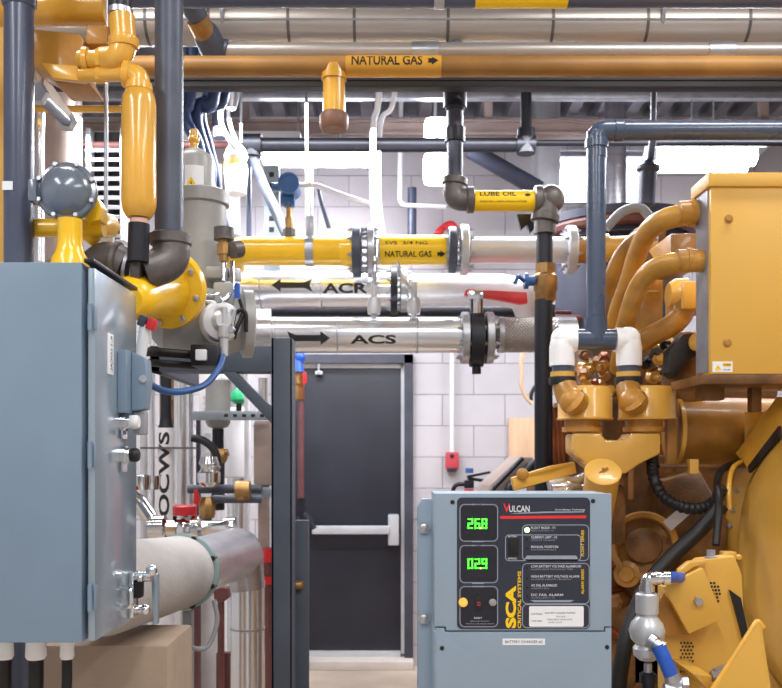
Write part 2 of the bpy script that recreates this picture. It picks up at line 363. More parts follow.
MB().tube([P(178,-20,3.2), P(205,32,3.36), q, P(228,51,3.43)], S(10.5,3.4), .05, 24).lathe(P(206,34,3.37), P(206,34,3.37)-P(180,-16,3.21), [(-.02,S(12,3.4)),(.0,S(13.5,3.4)),(.08,S(14,3.4)),(.085,S(11,3.4))], 24).out('dark_elbow', 'ironpipe', o)
MB().lathe(P(197,18,3.31), P(206,34,3.37)-P(180,-16,3.21), [(0,S(11.3,3.35)),(.075,S(11.6,3.35))], 28).out('foil_sleeve', 'brass', o)
MB().cyl(P(178,-20,3.2), (P(176,0,3.2).x, 3.2, CZ), S(10.5,3.2)).out('riser', 'ironpipe', o)
# steel beam carrying the pipes
zb0, zb1 = P(0, 87, 3.45).z, P(0, 77, 3.45).z
bm_ = MB().box(((XL+XR)/2, 3.475, zb0+.006), (XR-XL-.02, .05, .012), None, .002).box(((XL+XR)/2, 3.475, zb1-.006), (XR-XL-.02, .05, .012), None, .002).box(((XL+XR)/2, 3.465, (zb0+zb1)/2), (XR-XL-.02, .02, zb1-zb0-.02)).out('steel_channel', 'blackbeam')
tag(bm_, 'black steel channel crossing the room beneath the ochre gas header', 'beam')
o, z, r = runx('gas_header', 66.5, 3.3, 10, 'hdr', 'long ochre gas header pipe with a capped drop leg', 'pipe')
xa, xb = (346-CX)/F*3.3, (441-CX)/F*3.3
lb = MB().cyl((xa, 3.3, z), (xb, 3.3, z), r*1.03, seg=32).out('pipe_label', 'labeld', o)
fn = hcyl(V(((352-CX)/F*3.3, 3.3, z)), r*1.04, .12)
MB().text('NATURAL GAS', S(70, 3.3), S(10.5, 3.3), fn, 0, -S(4, 3.3), .02, 5).out('lettering', 'ink', lb)
ar = [(0,.3),(.4,.3),(.4,.55),(1,0),(.4,-.55),(.4,-.3),(0,-.3),(.12,0)]
MB().poly([(S(75,3.3)+S(11,3.3)*x_, S(.5,3.3)+S(8,3.3)*y_) for x_, y_ in ar], fn, 4).out('arrow', 'ink', lb)
c = V(((334-CX)/F*3.3, 3.3, z)); zc = P(0, 116, 3.3).z; rr = S(11, 3.3)
MB().cyl(c, (c.x, 3.3, zc), rr).pipe_ring((c.x, 3.3, z-r*1.35), (0,0,1), rr*1.15, rr*.9, r*.6).out('drop_leg', 'gasold', o)
MB().lathe((c.x, 3.3, zc+.01), (0,0,-1), [(0, rr*1.12), (.01, rr*1.3), (.05, rr*1.3), (.062, rr*1.1)], 24).out('end_cap', 'brown', o)
# far overhead
z0, z1 = P(0, 134, 5.5).z, P(0, 119, 5.5).z
o = MB().box(((XL+XR)/2, 5.56, z0+.008), (XR-XL-.02, .12, .016)).box(((XL+XR)/2, 5.56, z1-.008), (XR-XL-.02, .12, .016)).box(((XL+XR)/2, 5.53, (z0+z1)/2), (XR-XL-.02, .012, z1-z0)).out('steel_joist', 'tan2')
tag(o, 'tan steel joist under the ribbed roof deck near the back wall', 'beam')
for x in (-2.2, -.9, .6, 2.3): MB().box((x, 5.56, (z1+CZ)/2), (.05, .05, CZ-z1)).out('joist_strut', 'tan2', o)
z0, z1 = P(0, 100, 4.9).z, P(0, 92, 4.9).z
o = MB().box(((XL+XR)/2, 4.9, (z0+z1)/2), (XR-XL-.02, .05, z1-z0), None, .004).out('cable_tray', 'galv'); tag(o, 'pale steel rail close below the roof deck', 'rail')
for k in range(60):
    x = XL+.1+k*.13
    if x < XR-.1: MB().box((x, 4.9, (z1+CZ-.01)/2), (.03, .03, CZ-z1-.012), Matrix.Rotation(.0, 3, 'Y')).out('rail_hanger', 'galv', o) if k % 8 == 0 else None
# rusty and black sprinkler line
Ys = 4.6; zs = P(0, 145, Ys).z
xt, xe = (526-CX)/F*Ys, (252-CX)/F*Ys
o = MB().cyl((XL+.01, Ys, zs), (xe-.04, Ys, zs), S(3.4, Ys)).out('sprinkler_pipe', 'rust'); tag(o, 'thin red-brown pipe passing behind the yellow cylinder', 'pipe')
o = MB().cyl((xe-.04, Ys, zs), (xt, Ys, zs), S(7, Ys)).out('sprinkler_main', 'black'); tag(o, 'black horizontal pipe in front of the lit tube lamp', 'pipe')
MB().cyl((xe-.05, Ys, zs), (xe+.05, Ys, zs), S(11, Ys)).cyl((xe, Ys, zs-.06), (xe, Ys, zs+.03), S(9, Ys)).ball((xe, Ys, zs), S(11, Ys)).out('pipe_tee', 'black', o)
MB().cyl((xt-.05, Ys, zs), (xt+.045, Ys, zs), S(9, Ys)).cyl((xt, Ys, zs-.045), (xt, Ys, zs+.08), S(9, Ys)).out('pipe_tee', 'black', o)
MB().cyl((xt, Ys, zs), (xt, Ys, CZ), S(5.5, Ys)).out('riser', 'black', o)
MB().cyl((xt, Ys, P(0, 143, Ys).z), (XR-.01, Ys, P(0, 143, Ys).z), S(3, Ys)).out('branch_pipe', 'black', o)
o = MB().tube([(xe, Ys, zs-.05), P(262, 182, Ys), P(289, 240, Ys-.3)], S(5, Ys), .03, 14).out('drop_pipe', 'ironpipe'); tag(o, 'grey pipe slanting down from the black tee to the gas main', 'pipe')
# lamps
def tubelamp(x0, x1, py, Yd, label, r=5):
    a, b = P(x0, py, Yd), P(x1, py, Yd)
    t = T('tube_lamp', label, 'lamp', ((a.x+b.x)/2, Yd, a.z), 'ceiling lamps')
    MB().prism([a+V((-.04,-.12,.03)), a+V((-.04,-.05,.1)), a+V((-.04,.05,.1)), a+V((-.04,.12,.03)), a+V((-.04,.115,.03)), a+V((-.04,.045,.09)), a+V((-.04,-.045,.09)), a+V((-.04,-.115,.03))], (b.x-a.x+.08, 0, 0)).out('reflector', 'whitec', t)
    for s_ in (-1, 1):
        MB().cyl(a+V((0, s_*.055, 0)), b+V((0, s_*.055, 0)), S(r, Yd), seg=16).out('lamp_tube', 'tube', t)
    for q in (a, b): MB().box(q+V((0,0,.02)), (.03, .16, .08), None, .004).out('lamp_socket', 'whitec', t)
    for q in (a+V((.2,0,.1)), b+V((-.2,0,.1))): MB().cyl(q, (q.x, q.y, CZ), .005, seg=8).out('suspension_wire', 'galv', t)
tubelamp(264, 374, 158, 5.3, 'glowing tube lamp behind the black pipe, left of centre', 6)
tubelamp(655, 750, 160, 4.9, 'glowing tube lamp above the ochre control box', 9)
for px, py, lab in ((437, 136, 'upper of the two bright lamps beside the lube oil riser'), (436, 171, 'lower of the two bright lamps beside the lube oil riser')):
    c = P(px, py, 5.2)
    t = T('wall_lamp', lab, 'lamp', c, 'pair of flood lamps')
    MB().box(c+V((0,-.03,0)), (.15,.09,.185), None, .04).out('lamp_globe', 'bulb', t)
    MB().lathe(c+V((0,.1,0)), (0,-1,0), [(0,.04),(.05,.07),(.13,.075),(.13,.055)], 20).out('lamp_housing', 'silverpaint', t)
    MB().tube([c+V((0,.08,0)), c+V((0,.2,0)), c+V((0,.2,.2)), (c.x, 5.4, CZ if py < 150 else c.z+.2)], .01, .03, 8).out('lamp_arm', 'silverpaint', t)
# white conduits in the middle
def wire(name, pts, r, m, label, cat, bend=.0, sp=False, group=None, seg=10, **k):
    o = MB().tube(pts, r, bend, seg, sp=sp, **k).out(name, m); tag(o, label, cat, group); return o
Yc = 4.5
wire('white_conduit', [V((P(384,0,Yc).x, Yc, CZ)), P(379,95,Yc), P(374,120,Yc), P(373,150,Yc), P(373,195,Yc), P(377,240,Yc-.1)], .016, 'whitec', 'left of two white conduits dropping past the tube lamp', 'conduit', sp=True)
wire('white_conduit', [V((P(400,0,Yc).x, Yc+.1, CZ)), P(394,98,Yc+.1), P(382,118,Yc+.1), P(379,150,Yc+.1), P(379,200,Yc+.1), P(383,236,Yc)], .013, 'whitec', 'right of two white conduits curving past the tube lamp', 'conduit', sp=True)
wire('white_conduit', [V((P(401,0,5.6).x, 5.6, CZ)), P(400,205,5.6), P(446,207,5.6)], .015, 'whitec', 'white conduit turning right behind the lube oil elbow', 'conduit', bend=.05)
wire('white_conduit', [P(304,184,5.0), P(318,186,5.0), P(350,198,5.0), P(376,206,5.0)], .014, 'whitec', 'white conduit from the blue transmitter to the drop lines', 'conduit', bend=.05)
wire('grey_pipe', [V((P(412,0,5.9).x, 5.9, 3.2)), P(412,190,5.9), P(412,245,5.9)], .03, 'duct', 'grey vertical pipe on the wall behind the conduits', 'pipe')
wire('hanger_rod', [V((P(306,0,4.5).x, 4.5, CZ)), P(307,218,4.05)], .007, 'galv', 'thin steel hanger rod above the yellow gas main', 'rod')
wire('grey_pipe', [P(318,188,5.2), P(322,205,5.2), P(329,228,5.2)], .012, 'ironpipe', 'thin slanting grey rod below the white conduit', 'rod')
wire('conduit_loop', [V((P(243,0,4.3).x,4.3,CZ)), P(237,98,4.3), P(223,105,4.3), P(221,122,4.3), P(229,140,4.3), P(236,150,4.3)], .011, 'silverpaint', 'silver looped conduit hanging left of the black tee', 'conduit', sp=True)
wire('conduit_loop', [V((P(236,0,4.4).x,4.4,CZ)), P(232,96,4.4), P(228,108,4.4), P(231,128,4.4), P(236,140,4.4)], .009, 'whitec', 'white looped wire hanging left of the black tee', 'conduit', sp=True)
wire('hanger_rod', [V((P(241,0,4.45).x,4.45,CZ)), P(241,142,4.45)], .007, 'galv', 'thin hanger rod meeting the black pipe tee', 'rod')
wire('grey_conduit', [V((P(214,0,4.5).x,4.5,CZ)), P(217,96,4.5), P(220,138,4.5)], .035, 'duct', 'dark grey pipe dropping beside the navy cables', 'pipe')
# ================================================================ mid-ground horizontal mains
Y4 = 4.0
def seg(mb, x0, x1, py, r, Yd=Y4): return mb.cyl(P(x0, py, Yd), P(x1, py, Yd), r, seg=32)
# natural gas main
g = T('gas_main', 'bright yellow and silver gas main with bolted flanges', 'pipe', P(300, 251, Y4))
rg = S(14.2, Y4)
MB().tube([P(234,262,Y4+.12), P(238,251,Y4), P(262,251,Y4), P(350,251,Y4)], rg, .12, 28).lathe(P(340,251,Y4), X, [(0, rg),(.035, rg*1.12),(.06, rg*1.3)], 28).out('yellow_pipe', 'gas', g)
MB().pipe_ring(P(308-2,251,Y4), X, rg*1.06, rg*.95, S(8,Y4)).box(P(310,231,Y4)+V((0,0,.02)), (S(8,Y4), .03, .09), None, .004).out('pipe_clamp', 'galv', g)
flange(g, P(357,251,Y4), X, S(26,Y4), S(9,Y4), 8, m='ironpipe')
flange(g, P(371,251,Y4), X, S(26,Y4), S(7,Y4), 8, m='galv')
seg(MB(), 374, 448, 250, rg).out('pipe_spool', 'silverpaint', g)
lb = MB().cyl(P(380,250,Y4), P(446,250,Y4), rg*1.03, seg=32).out('pipe_label', 'label', g)
fn = hcyl(P(385,250,Y4), rg*1.04, -.62)
MB().text('NATURAL GAS', S(46,Y4), S(6,Y4), fn, 0, -S(1,Y4), .02, 4).out('lettering', 'ink', lb)
MB().poly([(S(51,Y4)+S(9,Y4)*x_, S(2,Y4)+S(6,Y4)*y_) for x_, y_ in ar], fn, 4).out('arrow', 'ink', lb)
fn = hcyl(P(385,250,Y4), rg*1.04, .15)
MB().text('SVS  3/4 NG', S(42,Y4), S(3.5,Y4), fn, 0, 0, .01, 3).out('small_lettering', 'ink', lb)
flange(g, P(452,250,Y4), X, S(23,Y4), S(8,Y4), 8, m='ironpipe')
flange(g, P(464,250,Y4), X, S(25,Y4), S(8,Y4), 8, m='silverpaint')
seg(MB(), 470, 566, 250, S(13,Y4)).out('silver_pipe', 'foil', g)
flange(g, P(570,250,Y4), X, S(24,Y4), S(9,Y4), 8, m='silverpaint')
# pressure transmitter
t = T('pressure_transmitter', 'blue pressure transmitter on a short stem above the gas main', 'transmitter', P(289,238,Y4))
MB().cyl(P(289,240,Y4), P(289,218,Y4), .018, seg=14).cyl(P(289,226,Y4), P(289,206,Y4), .012, seg=12).out('stem', 'brass', t)
MB().cyl(P(289,240,Y4), P(289,229,Y4), .028, seg=6).out('stem_fitting', 'iron', t)
c = P(289,187,Y4)
MB().cyl(c+V((.005,-.06,0)), c+V((.005,.06,0)), S(10,Y4), seg=24).cyl(c+V((-.075,0,0)), c, .02, seg=12).cyl(c, P(289,207,Y4), .024, seg=16).cyl(P(288,200,Y4)+V((-.03,0,0)), P(288,200,Y4)+V((.03,0,0)), .028, seg=16).out('transmitter_head', 'bluetx', t)
MB().pipe_ring(c+V((.005,-.064,0)), (0,1,0), S(10.4,Y4), S(7.5,Y4), .03).out('cover_ring', 'bluetx', t)
MB().cyl(c+V((.04,0,.005)), c+V((.1,0,.01)), .012, seg=10).out('cable_gland', 'silverpaint', t)
# ACR
Ya = 4.25; a_r = S(18.5, Ya)
t = T('return_pipe', 'upper silver jacketed pipe stencilled ACR', 'pipe', P(320,290,Ya))
j = MB().cyl(P(243,290,Ya), P(392,290,Ya), a_r, seg=40).out('jacket', 'alu', t)
for px in (262, 322): MB().cyl(P(px-.8,290,Ya), P(px+.8,290,Ya), a_r*1.02, seg=40).out('seam_band', 'galv', j)
fn = hcyl(P(324,290,Ya), a_r*1.012, -.35)
MB().text('ACR', S(44,Ya), S(10,Ya), fn, 0, 0, .03, 4).out('lettering', 'stencil', j)
def arrow(W, H): return [(0,0),(.22*W,.5*H),(.22*W,.22*H),(.8*W,.22*H),(W,.5*H),(.93*W,0),(W,-.5*H),(.8*W,-.22*H),(.22*W,-.22*H),(.22*W,-.5*H)]
fn = hcyl(P(274,290,Ya), a_r*1.012, 0.08)
MB().poly(arrow(S(40,Ya), S(13,Ya)), fn, 5).out('arrow', 'stencil', j)
flange(t, P(394,290,Ya), X, S(24,Ya), S(7,Ya), 8, m='black'); flange(t, P(404,290,Ya), X, S(22,Ya), S(8,Ya), 8, m='galv')
MB().tube([P(406,290,Ya), P(500,290,Ya), P(524,294,Ya), P(530,310,Ya+.06)], S(16,Ya), .12, 28).out('foil_wrap', 'foil', t)
# dark pipe behind the two jackets
o = MB().cyl(P(272,311,4.7), P(560,311,4.7), S(6.5,4.7), seg=24).out('dark_pipe', 'black'); tag(o, 'dark pipe seen in the gap between the ACR and ACS pipes', 'pipe')
# ACS
Yb = 4.0; r2 = S(18, Yb)
t = T('supply_pipe', 'lower silver jacketed pipe stencilled ACS with valve and braided hose', 'pipe', P(350,335,Yb))
j = MB().cyl(P(271,335,Yb), P(462,335,Yb), r2, seg=40).out('jacket', 'alu', t)
for px in (275, 338, 417): MB().cyl(P(px-.8,335,Yb), P(px+.8,335,Yb), r2*1.02, seg=40).out('seam_band', 'galv', j)
fn = hcyl(P(351,335,Yb), r2*1.012, -.62)
MB().text('ACS', S(45,Yb), S(9,Yb), fn, 0, 0, .03, 4).out('lettering', 'stencil', j)
fn = hcyl(P(331,335,Yb), r2*1.012, -.3)
MB().poly([(-x_, y_) for x_, y_ in arrow(S(42,Yb), S(14,Yb))], fn, 5).out('arrow', 'stencil', j)
MB().tube([P(273,335,Yb), P(250,336,Yb), P(238,343,Yb+.25)], r2*1.06, .12, 30).out('elbow_jacket', 'alud', t)
bv = MB().cyl(P(470,340,Yb), P(483,340,Yb), S(27,Yb), seg=28).box(P(476.5,308,Yb), (S(12,Yb), .05, S(18,Yb)), None, .01).cyl(P(476.5,365,Yb), P(476.5,374,Yb), .02).out('valve_body', 'black', t)
flange(t, P(465,338,Yb), X, S(26,Yb), S(8,Yb), 8, m='galv'); flange(t, P(489,338,Yb), X, S(26,Yb), S(8,Yb), 8, m='galv')
lv = MB().prism([P(465,291,Yb-.02), P(468,289,Yb-.02), P(527,292,Yb-.02), P(528,303,Yb-.02), P(520,304,Yb-.02), P(495,299,Yb-.02), P(465,295,Yb-.02)], (0,.04,0), .004).out('lever', 'red', bv)
MB().box(P(475,296,Yb), (S(16,Yb), .07, S(9,Yb)), None, .006).cyl(P(476.5,300,Yb), P(476.5,315,Yb), .03).out('lever_plate', 'chrome', bv)
MB().cyl(P(492,335,Yb), P(500,335,Yb), S(9,Yb), S(17,Yb)).cyl(P(500,335,Yb), P(560,335,Yb), S(17.5,Yb), seg=32).out('braided_hose', 'braid', t)
MB().cyl(P(498,335,Yb), P(503,335,Yb), S(18.2,Yb)).out('hose_collar', 'galv', t); MB().cyl(P(556,335,Yb), P(575,335,Yb), S(18.2,Yb)).out('hose_collar', 'galv', t)
# two gauges/vent valves standing on the mains
for x0_, y0_, x1_, y1_, Yq, lab in ((412,300,414,318,3.95,'silver instrument valve on the ACS pipe under the slanting rod'), (374,292,374,318,3.9,'silver instrument valve on the ACS pipe under the white conduits')):
    t = T('vent_valve', lab, 'valve', P(x1_, y1_, Yq), 'instrument valves')
    MB().lathe(P(x1_,y1_+1,Yq), Z, [(0,.012),(.02,.012),(.02,.026),(.05,.03),(.09,.026),(.1,.014),(.16,.012)], 14).out('valve_body', 'silverpaint', t)
    MB().cyl(P(x1_-6,y1_-12,Yq), P(x1_+6,y1_-12,Yq), .008, seg=8).out('handle', 'galv', t)
wire('sensing_tube', [P(376,240,Y4-.05), P(375,262,3.9), P(374,300,3.9)], .01, 'chrome', 'bright small tube crossing in front of the flange', 'tube', sp=True)
wire('sensing_tube', [P(397,262,3.95), P(403,278,3.93), P(412,292,3.93), P(413,303,3.93)], .007, 'galv', 'thin wire curving down behind the marker pipe', 'tube', sp=True)
# ================================================================ lube oil line
Yl = 3.6; rl = S(8.2, Yl)
t = T('lube_oil_line', 'black iron lube oil line with yellow marker and brass valve', 'pipe', P(544, 690, Yl))
MB().cyl(P(455,200,Yl), P(545,200,Yl), S(9.3,Yl), seg=24).out('cross_pipe', 'ironpipe', t)
lb = MB().cyl(P(473,201,Yl), P(536,201,Yl), S(10.3,Yl), seg=28).out('pipe_label', 'label', t)
fn = hcyl(P(479,201,Yl), S(10.4,Yl), .0)
MB().text('LUBE OIL', S(36,Yl), S(5.5,Yl), fn, 0, S(2.2,Yl), .02, 3).out('lettering', 'ink', lb)
MB().poly([(S(44,Yl)+S(7,Yl)*x_, S(3.6,Yl)+S(4.5,Yl)*y_) for x_, y_ in ar], fn, 3).out('arrow', 'ink', lb)
MB().text('PRESSURE LUBRICATION SYSTEM', S(46,Yl), S(1.6,Yl), fn, 0, -S(4,Yl), .01, 2).out('small_lettering', 'ink', lb)
e = MB(); elbow(e, P(474,200,Yl), P(453,200,Yl), P(455,178,Yl), S(11,Yl)); e.out('elbow', 'iron', t)
MB().cyl(P(455,190,Yl), V((P(455,0,Yl).x, Yl, CZ)), S(8,Yl)).out('riser', 'ironpipe', t)
MB().cyl(P(455,142,Yl), P(455,128,Yl), S(10,Yl), seg=20).out('pipe_coupling', 'black', t); MB().cyl(P(455,108,Yl), P(455,92,Yl), S(11.5,Yl), seg=20).ball(P(455,104,Yl), S(11,Yl)).out('union', 'black', t)
e = MB(); elbow(e, P(534,200,Yl), P(548,200,Yl), P(544.5,222,Yl), S(12,Yl)); e.ball(P(551,199,Yl), S(14,Yl), (1,1,1)).cyl(P(545,206,Yl), P(545,234,Yl), S(11,Yl)).out('elbow', 'iron', t)
MB().cyl(P(544.5,225,Yl), P(544.5,270,Yl), rl).out('drop_pipe', 'black', t)
MB().lathe(P(545.5,302,Yl), Z, [(0,S(8.5,Yl)),(S(3,Yl),S(10.5,Yl)),(S(10,Yl),S(10.5,Yl)),(S(12,Yl),S(12,Yl)),(S(26,Yl),S(12,Yl)),(S(28,Yl),S(10,Yl)),(S(38,Yl),S(10,Yl))], 8).out('valve', 'brass', t)
MB().cyl(P(535,281,Yl), P(527,281,Yl), .02).cyl(P(528,281,Yl), P(524,281,Yl), .032).tube([P(524,281,Yl), P(518,276,Yl-.03), P(515,283,Yl-.05)], .008, .01, 8).out('valve_stem', 'bluetx', t)
MB().cyl(P(543.5,300,Yl), V((P(543.5,0,Yl).x, Yl, .0)), S(9,Yl)).out('lower_pipe', 'black', t)
MB().prism([P(517,214,Yl+.1), P(533,214,Yl+.1), P(535,228,Yl+.1), P(530,233,Yl+.1), P(527,224,Yl+.1), P(521,230,Yl+.1), P(519,222,Yl+.1)], (0,.03,0)).out('pipe_bracket', 'black', t)
# ================================================================ wall things
t = T('fire_alarm', 'small red alarm unit on the wall below a white conduit', 'alarm', P(452,470,6.18))
MB().bp(446,452,459,470,6.12,.08,.012).out('alarm_body', 'redpull', t); MB().cyl(P(452,456,6.115), P(452,456,6.14), .014, seg=12).out('alarm_lens', 'ink', t)
MB().cyl(P(452,468,6.14), P(452,472,6.14), .04, .03, 16).out('alarm_base', 'ductdark', t)
wire('wall_conduit', [V((P(452,0,6.15).x, 6.15, 3.0)), P(452,452,6.15)], .014, 'whitec', 'white conduit running down the wall to the red alarm', 'conduit')
t = T('fire_extinguisher', 'red fire extinguisher half hidden behind the battery charger', 'extinguisher', V((P(470,0,5.6).x, 5.6, 0)))
c = V((P(469,0,5.6).x, 5.6, 0)); zt = P(0,489,5.6).z
MB().lathe(c, Z, [(0,.085),(.02,.09),(zt-.12,.09),(zt-.05,.07),(zt-.02,.03),(zt,.03)], 24).out('cylinder', 'red', t)
MB().box((c.x, 5.6, zt+.03), (.06,.04,.05), None, .006).box((c.x+.07, 5.6, zt+.055), (.16,.02,.02), Matrix.Rotation(.15,3,'Y'), .004).box((c.x+.06, 5.6, zt+.09), (.15,.02,.016), Matrix.Rotation(-.2,3,'Y'), .004).out('handle', 'black', t)
MB().tube([c+V((-.02,0,zt+.03)), c+V((-.09,0,zt+.03)), c+V((-.13,0,zt-.15)), c+V((-.12,0,zt-.4))], .014, .07, 12).out('hose', 'black', t)
MB().cyl((c.x,5.57,zt+.1), (c.x,5.57,zt+.13), .025).out('pressure_gauge', 'bluetx', t)
o = MB().bp(509,418,560,478,6.16,.03,.003).out('plywood_board', 'ply'); tag(o, 'pale plywood board fixed on the wall behind the lube pipe', 'board')
t = T('inclined_cover', 'grey sloping sheet metal cover with dark edges behind the charger', 'cover', V((P(510,0,5.0).x, 5.0, 0)))
pl = [P(482,500,4.9), P(489,486,4.9), P(520,457,4.9), P(533,457,4.9), P(506,488,4.9), P(500,500,4.9)]
MB().prism([V((p_.x, 4.9, p_.z)) for p_ in pl]+[V((pl[-1].x, 4.9, 0)), V((pl[0].x, 4.9, 0))], (0,.5,0), .005).out('cover_sheet', 'tan2', t)
MB().tube([P(492,502,4.88), P(494,488,4.88), P(523,458,4.88)], .012, .05, 10).tube([P(507,502,4.88), P(510,488,4.88), P(536,462,4.88)], .03, .05, 10).out('cover_edge', 'black', t)
wire('hanging_rope', [P(524,352,5.6), P(521,362,5.6), P(522,375,5.6), P(521,385,5.6), P(526,397,5.6), P(532,404,5.6)], .012, 'ply', 'frayed pale strap hanging below the braided hose', 'strap', sp=True)
wire('hook_cable', [P(531,400,5.6), P(532,392,5.6), P(538,384,5.6), P(548,380,5.6)], .012, 'ink', 'short black cable end beside the lube pipe', 'cable', sp=True)
wire('red_hose', [P(437,236,5.9)+V((0,.3,-.05)), P(437,236,5.9), P(444,228,5.9), P(452,225,5.9), P(458,236,5.9), P(459,240,6.1)], .026, 'red', 'red loop of hose above the white flange', 'hose', sp=True)
# ducts by the window and dark gear far behind the engine
def vduct(x0, x1, y1, Yd, m, lab):
    a = P((x0+x1)/2, y1, Yd); r = S((x1-x0)/2, Yd)
    o = MB().cyl(a, (a.x, a.y, CZ), r, seg=28).pipe_ring((a.x,a.y,a.z+.3), Z, r*1.04, r*.9, .03).out('vertical_duct', m); return tag(o, lab, 'duct')
vduct(532, 560, 215, 5.85, 'silverpaint', 'grey vertical duct left of the bright window')
vduct(605, 626, 215, 5.85, 'alud', 'grey vertical duct just right of the slate blue pipe')
wire('roof_brace', [P(470,150,5.3), P(540,190,5.3)], .05, 'ductdark', 'dark slanting member above the lube oil marker', 'brace')
wire('roof_brace', [P(700,200,5.8), P(782,125,5.8)], .05, 'silverpaint', 'pale slanting member right of the tube lamp', 'brace')
# ================================================================ left enclosure
Yk = 1.75; xk = P(87,0,Yk).x; zk0, zk1 = P(0,643,Yk).z, P(0,262,Yk).z; kd = .3; zm = (zk0+zk1)/2; kh = zk1-zk0
e = T('electrical_enclosure', 'large grey-blue electrical enclosure at the left with a side door', 'cabinet', (xk-.35, Yk+kd/2, zk0))
MB().box((xk-.36, Yk+kd/2, zm), (.7, kd, kh), None, .004).out('body', 'cab', e)
dr = MB().box((xk+.006, Yk+kd/2+.002, zm-.004), (.014, kd-.012, kh-.012), None, .003).out('door', 'cabdoor', e)
MB().box((xk+.004, Yk+kd/2, zk1+.003), (.02, kd+.004, .008), None, .002).out('drip_edge', 'black', e)
for pz in (P(0,317,Yk).z, P(0,598,Yk).z, P(0,455,Yk).z):
    MB().cyl((xk+.006, Yk-.001, pz-.026), (xk+.006, Yk-.001, pz+.026), .0045, seg=12).box((xk+.014, Yk+.008, pz), (.003, .014, .046), None, .001).out('hinge', 'cab', e)
def onside(px, py, off=.014):      # a point of the door plane under a pixel
    xs = xk+.013; Yq = xs/((px-CX)/F); return V((xs, Yq, EYE+(HY-py)/F*Yq))
# label
q = onside(106,318); q2 = onside(112,372)
zl0, zl1 = P(0,374,1.84).z, P(0,333,1.84).z
ll = MB().box((xk+.0145, 1.85, (zl0+zl1)/2), (.003, .034, zl1-zl0), None, .001).out('name_plate', 'paper', dr)
MB().text('K-1 LOCAL', zl1-zl0-.012, .012, lambda u, v: V((xk+.0165, 1.857-v, zl1-.006-u))).out('lettering', 'ink', ll)
# latch handle
hc = V((xk+.013, 2.0, P(0,585,2.0).z))
h = MB().box(hc+V((.006,0,-.02)), (.012,.04,.1), None, .003).out('latch_plate', 'chrome', dr)
MB().box(hc+V((.03,.005,.018)), (.012,.085,.012), None, .003).cyl(hc+V((0,.0,.018)), hc+V((.045,0,.018)), .011).ball(hc+V((.046,0,.032)), .013).out('latch_lever', 'chrome', dr)
MB().prism([hc+V((.035,.035,.02)), hc+V((.05,.035,.02)), hc+V((.05,.035,-.095)), hc+V((.04,.035,-.095))], (0,.02,0), .003).out('latch_grip', 'cabdoor', dr)
MB().cyl(hc+V((.0,0,-.055)), hc+V((.032,0,-.055)), .009).ball(hc+V((.032,0,-.055)), .012).out('padlock_pin', 'chrome', dr)
MB().box(hc+V((.018,0,-.01)), (.016,.03,.035), None, .003).out('latch_block', 'ink', dr)
MB().tube([hc+V((.0,-.07,.005)), hc+V((.022,-.075,.0)), hc+V((.022,-.075,-.035)), hc+V((.0,-.07,-.04))], .005, .01, 8).out('latch_pull', 'chrome', dr)
# pushbuttons sticking out of the door
for py, mm, lab in ((422,'paper','white pushbutton'), (455,'ink','black selector knob')):
    b0 = onside(110, py); b0 = V((xk+.013, 1.93, P(0,py,1.93).z))
    bb = MB().cyl(b0, b0+V((.02,0,0)), .016, seg=20).pipe_ring(b0+V((.0,0,0)), X, .02, .012, .012).box(b0+V((.006,0,-.026)), (.004,.03,.02)).out('pushbutton', 'chrome', dr)
    MB().lathe(b0+V((.018,0,0)), X, [(0,.012),(.004,.015),(.016,.015),(.02,.012)], 20).out('button_cap', mm, bb); bb['label'] = lab
# isolator on the door
q = V((xk+.013, 1.97, P(0,380,1.97).z))
iz = MB().prism([q+V((0,-.07,.055)), q+V((.018,-.07,.06)), q+V((.018,-.07,-.075)), q+V((0,-.07,-.075))], (0,.09,0), .003).out('isolator_plate', 'cab', dr)
MB().prism([q+V((.018,-.03,.06)), q+V((.048,-.03,.045)), q+V((.052,-.03,-.005)), q+V((.046,-.03,-.065)), q+V((.018,-.03,-.07))], (0,.05,0), .004).out('isolator_housing', 'cab', iz)
MB().box(q+V((.032,-.005,-.095)), (.026,.03,.05), None, .004).out('isolator_foot', 'cable', iz)
MB().cyl(q+V((.044,-.034,.0)), q+V((.044,-.03,.0)), .008).out('screw', 'chrome', iz)
MB().tube([q+V((.03,0,.05)), q+V((.04,0,.12))], .012, 0, 14).out('lever_arm', 'clear', iz)
MB().box(q+V((.036,0,.128)), (.018,.03,.024), Matrix.Rotation(.35,3,'Y'), .004).out('lever_grip', 'ductdark', iz)
MB().box(q+V((.055,0,.121)), (.018,.031,.025), Matrix.Rotation(.35,3,'Y'), .004).out('lever_tip', 'red', iz)
# glands and cables below
for px, rr_, lab in ((5,.021,'leftmost cable gland and black cable under the enclosure'), (36,.025,'thickest white cable gland and black cable under the enclosure'), (67,.017,'rightmost cable gland and black cable under the enclosure')):
    c = P(px, 643, 1.86); c.z = zk0+.0
    t = T('cable_gland', lab, 'cable gland', c, 'cable glands')
    g_ = MB().lathe(c, -Z, [(0,rr_),(.012,rr_),(.012,rr_*.92),(.02,rr_*.92)], 6).lathe(c+V((0,0,-.02)), -Z, [(0,rr_*.8),(.03,rr_*.85),(.036,rr_*.7)], 20).out('gland_nut', 'whitep', t)
    MB().lathe(c+V((0,0,-.002)), -Z, [(0,rr_*1.15),(.006,rr_*1.15),(.006,rr_*.9)], 24).out('lock_ring', 'galv', t)
    MB().tube([c+V((0,0,-.05)), c+V((0,.0,-.1)), c+V((-.02,.02,-.4)), V((c.x-.03, c.y+.03, .0))], rr_*.62, .1, 14).out('cable', 'rubber', t)
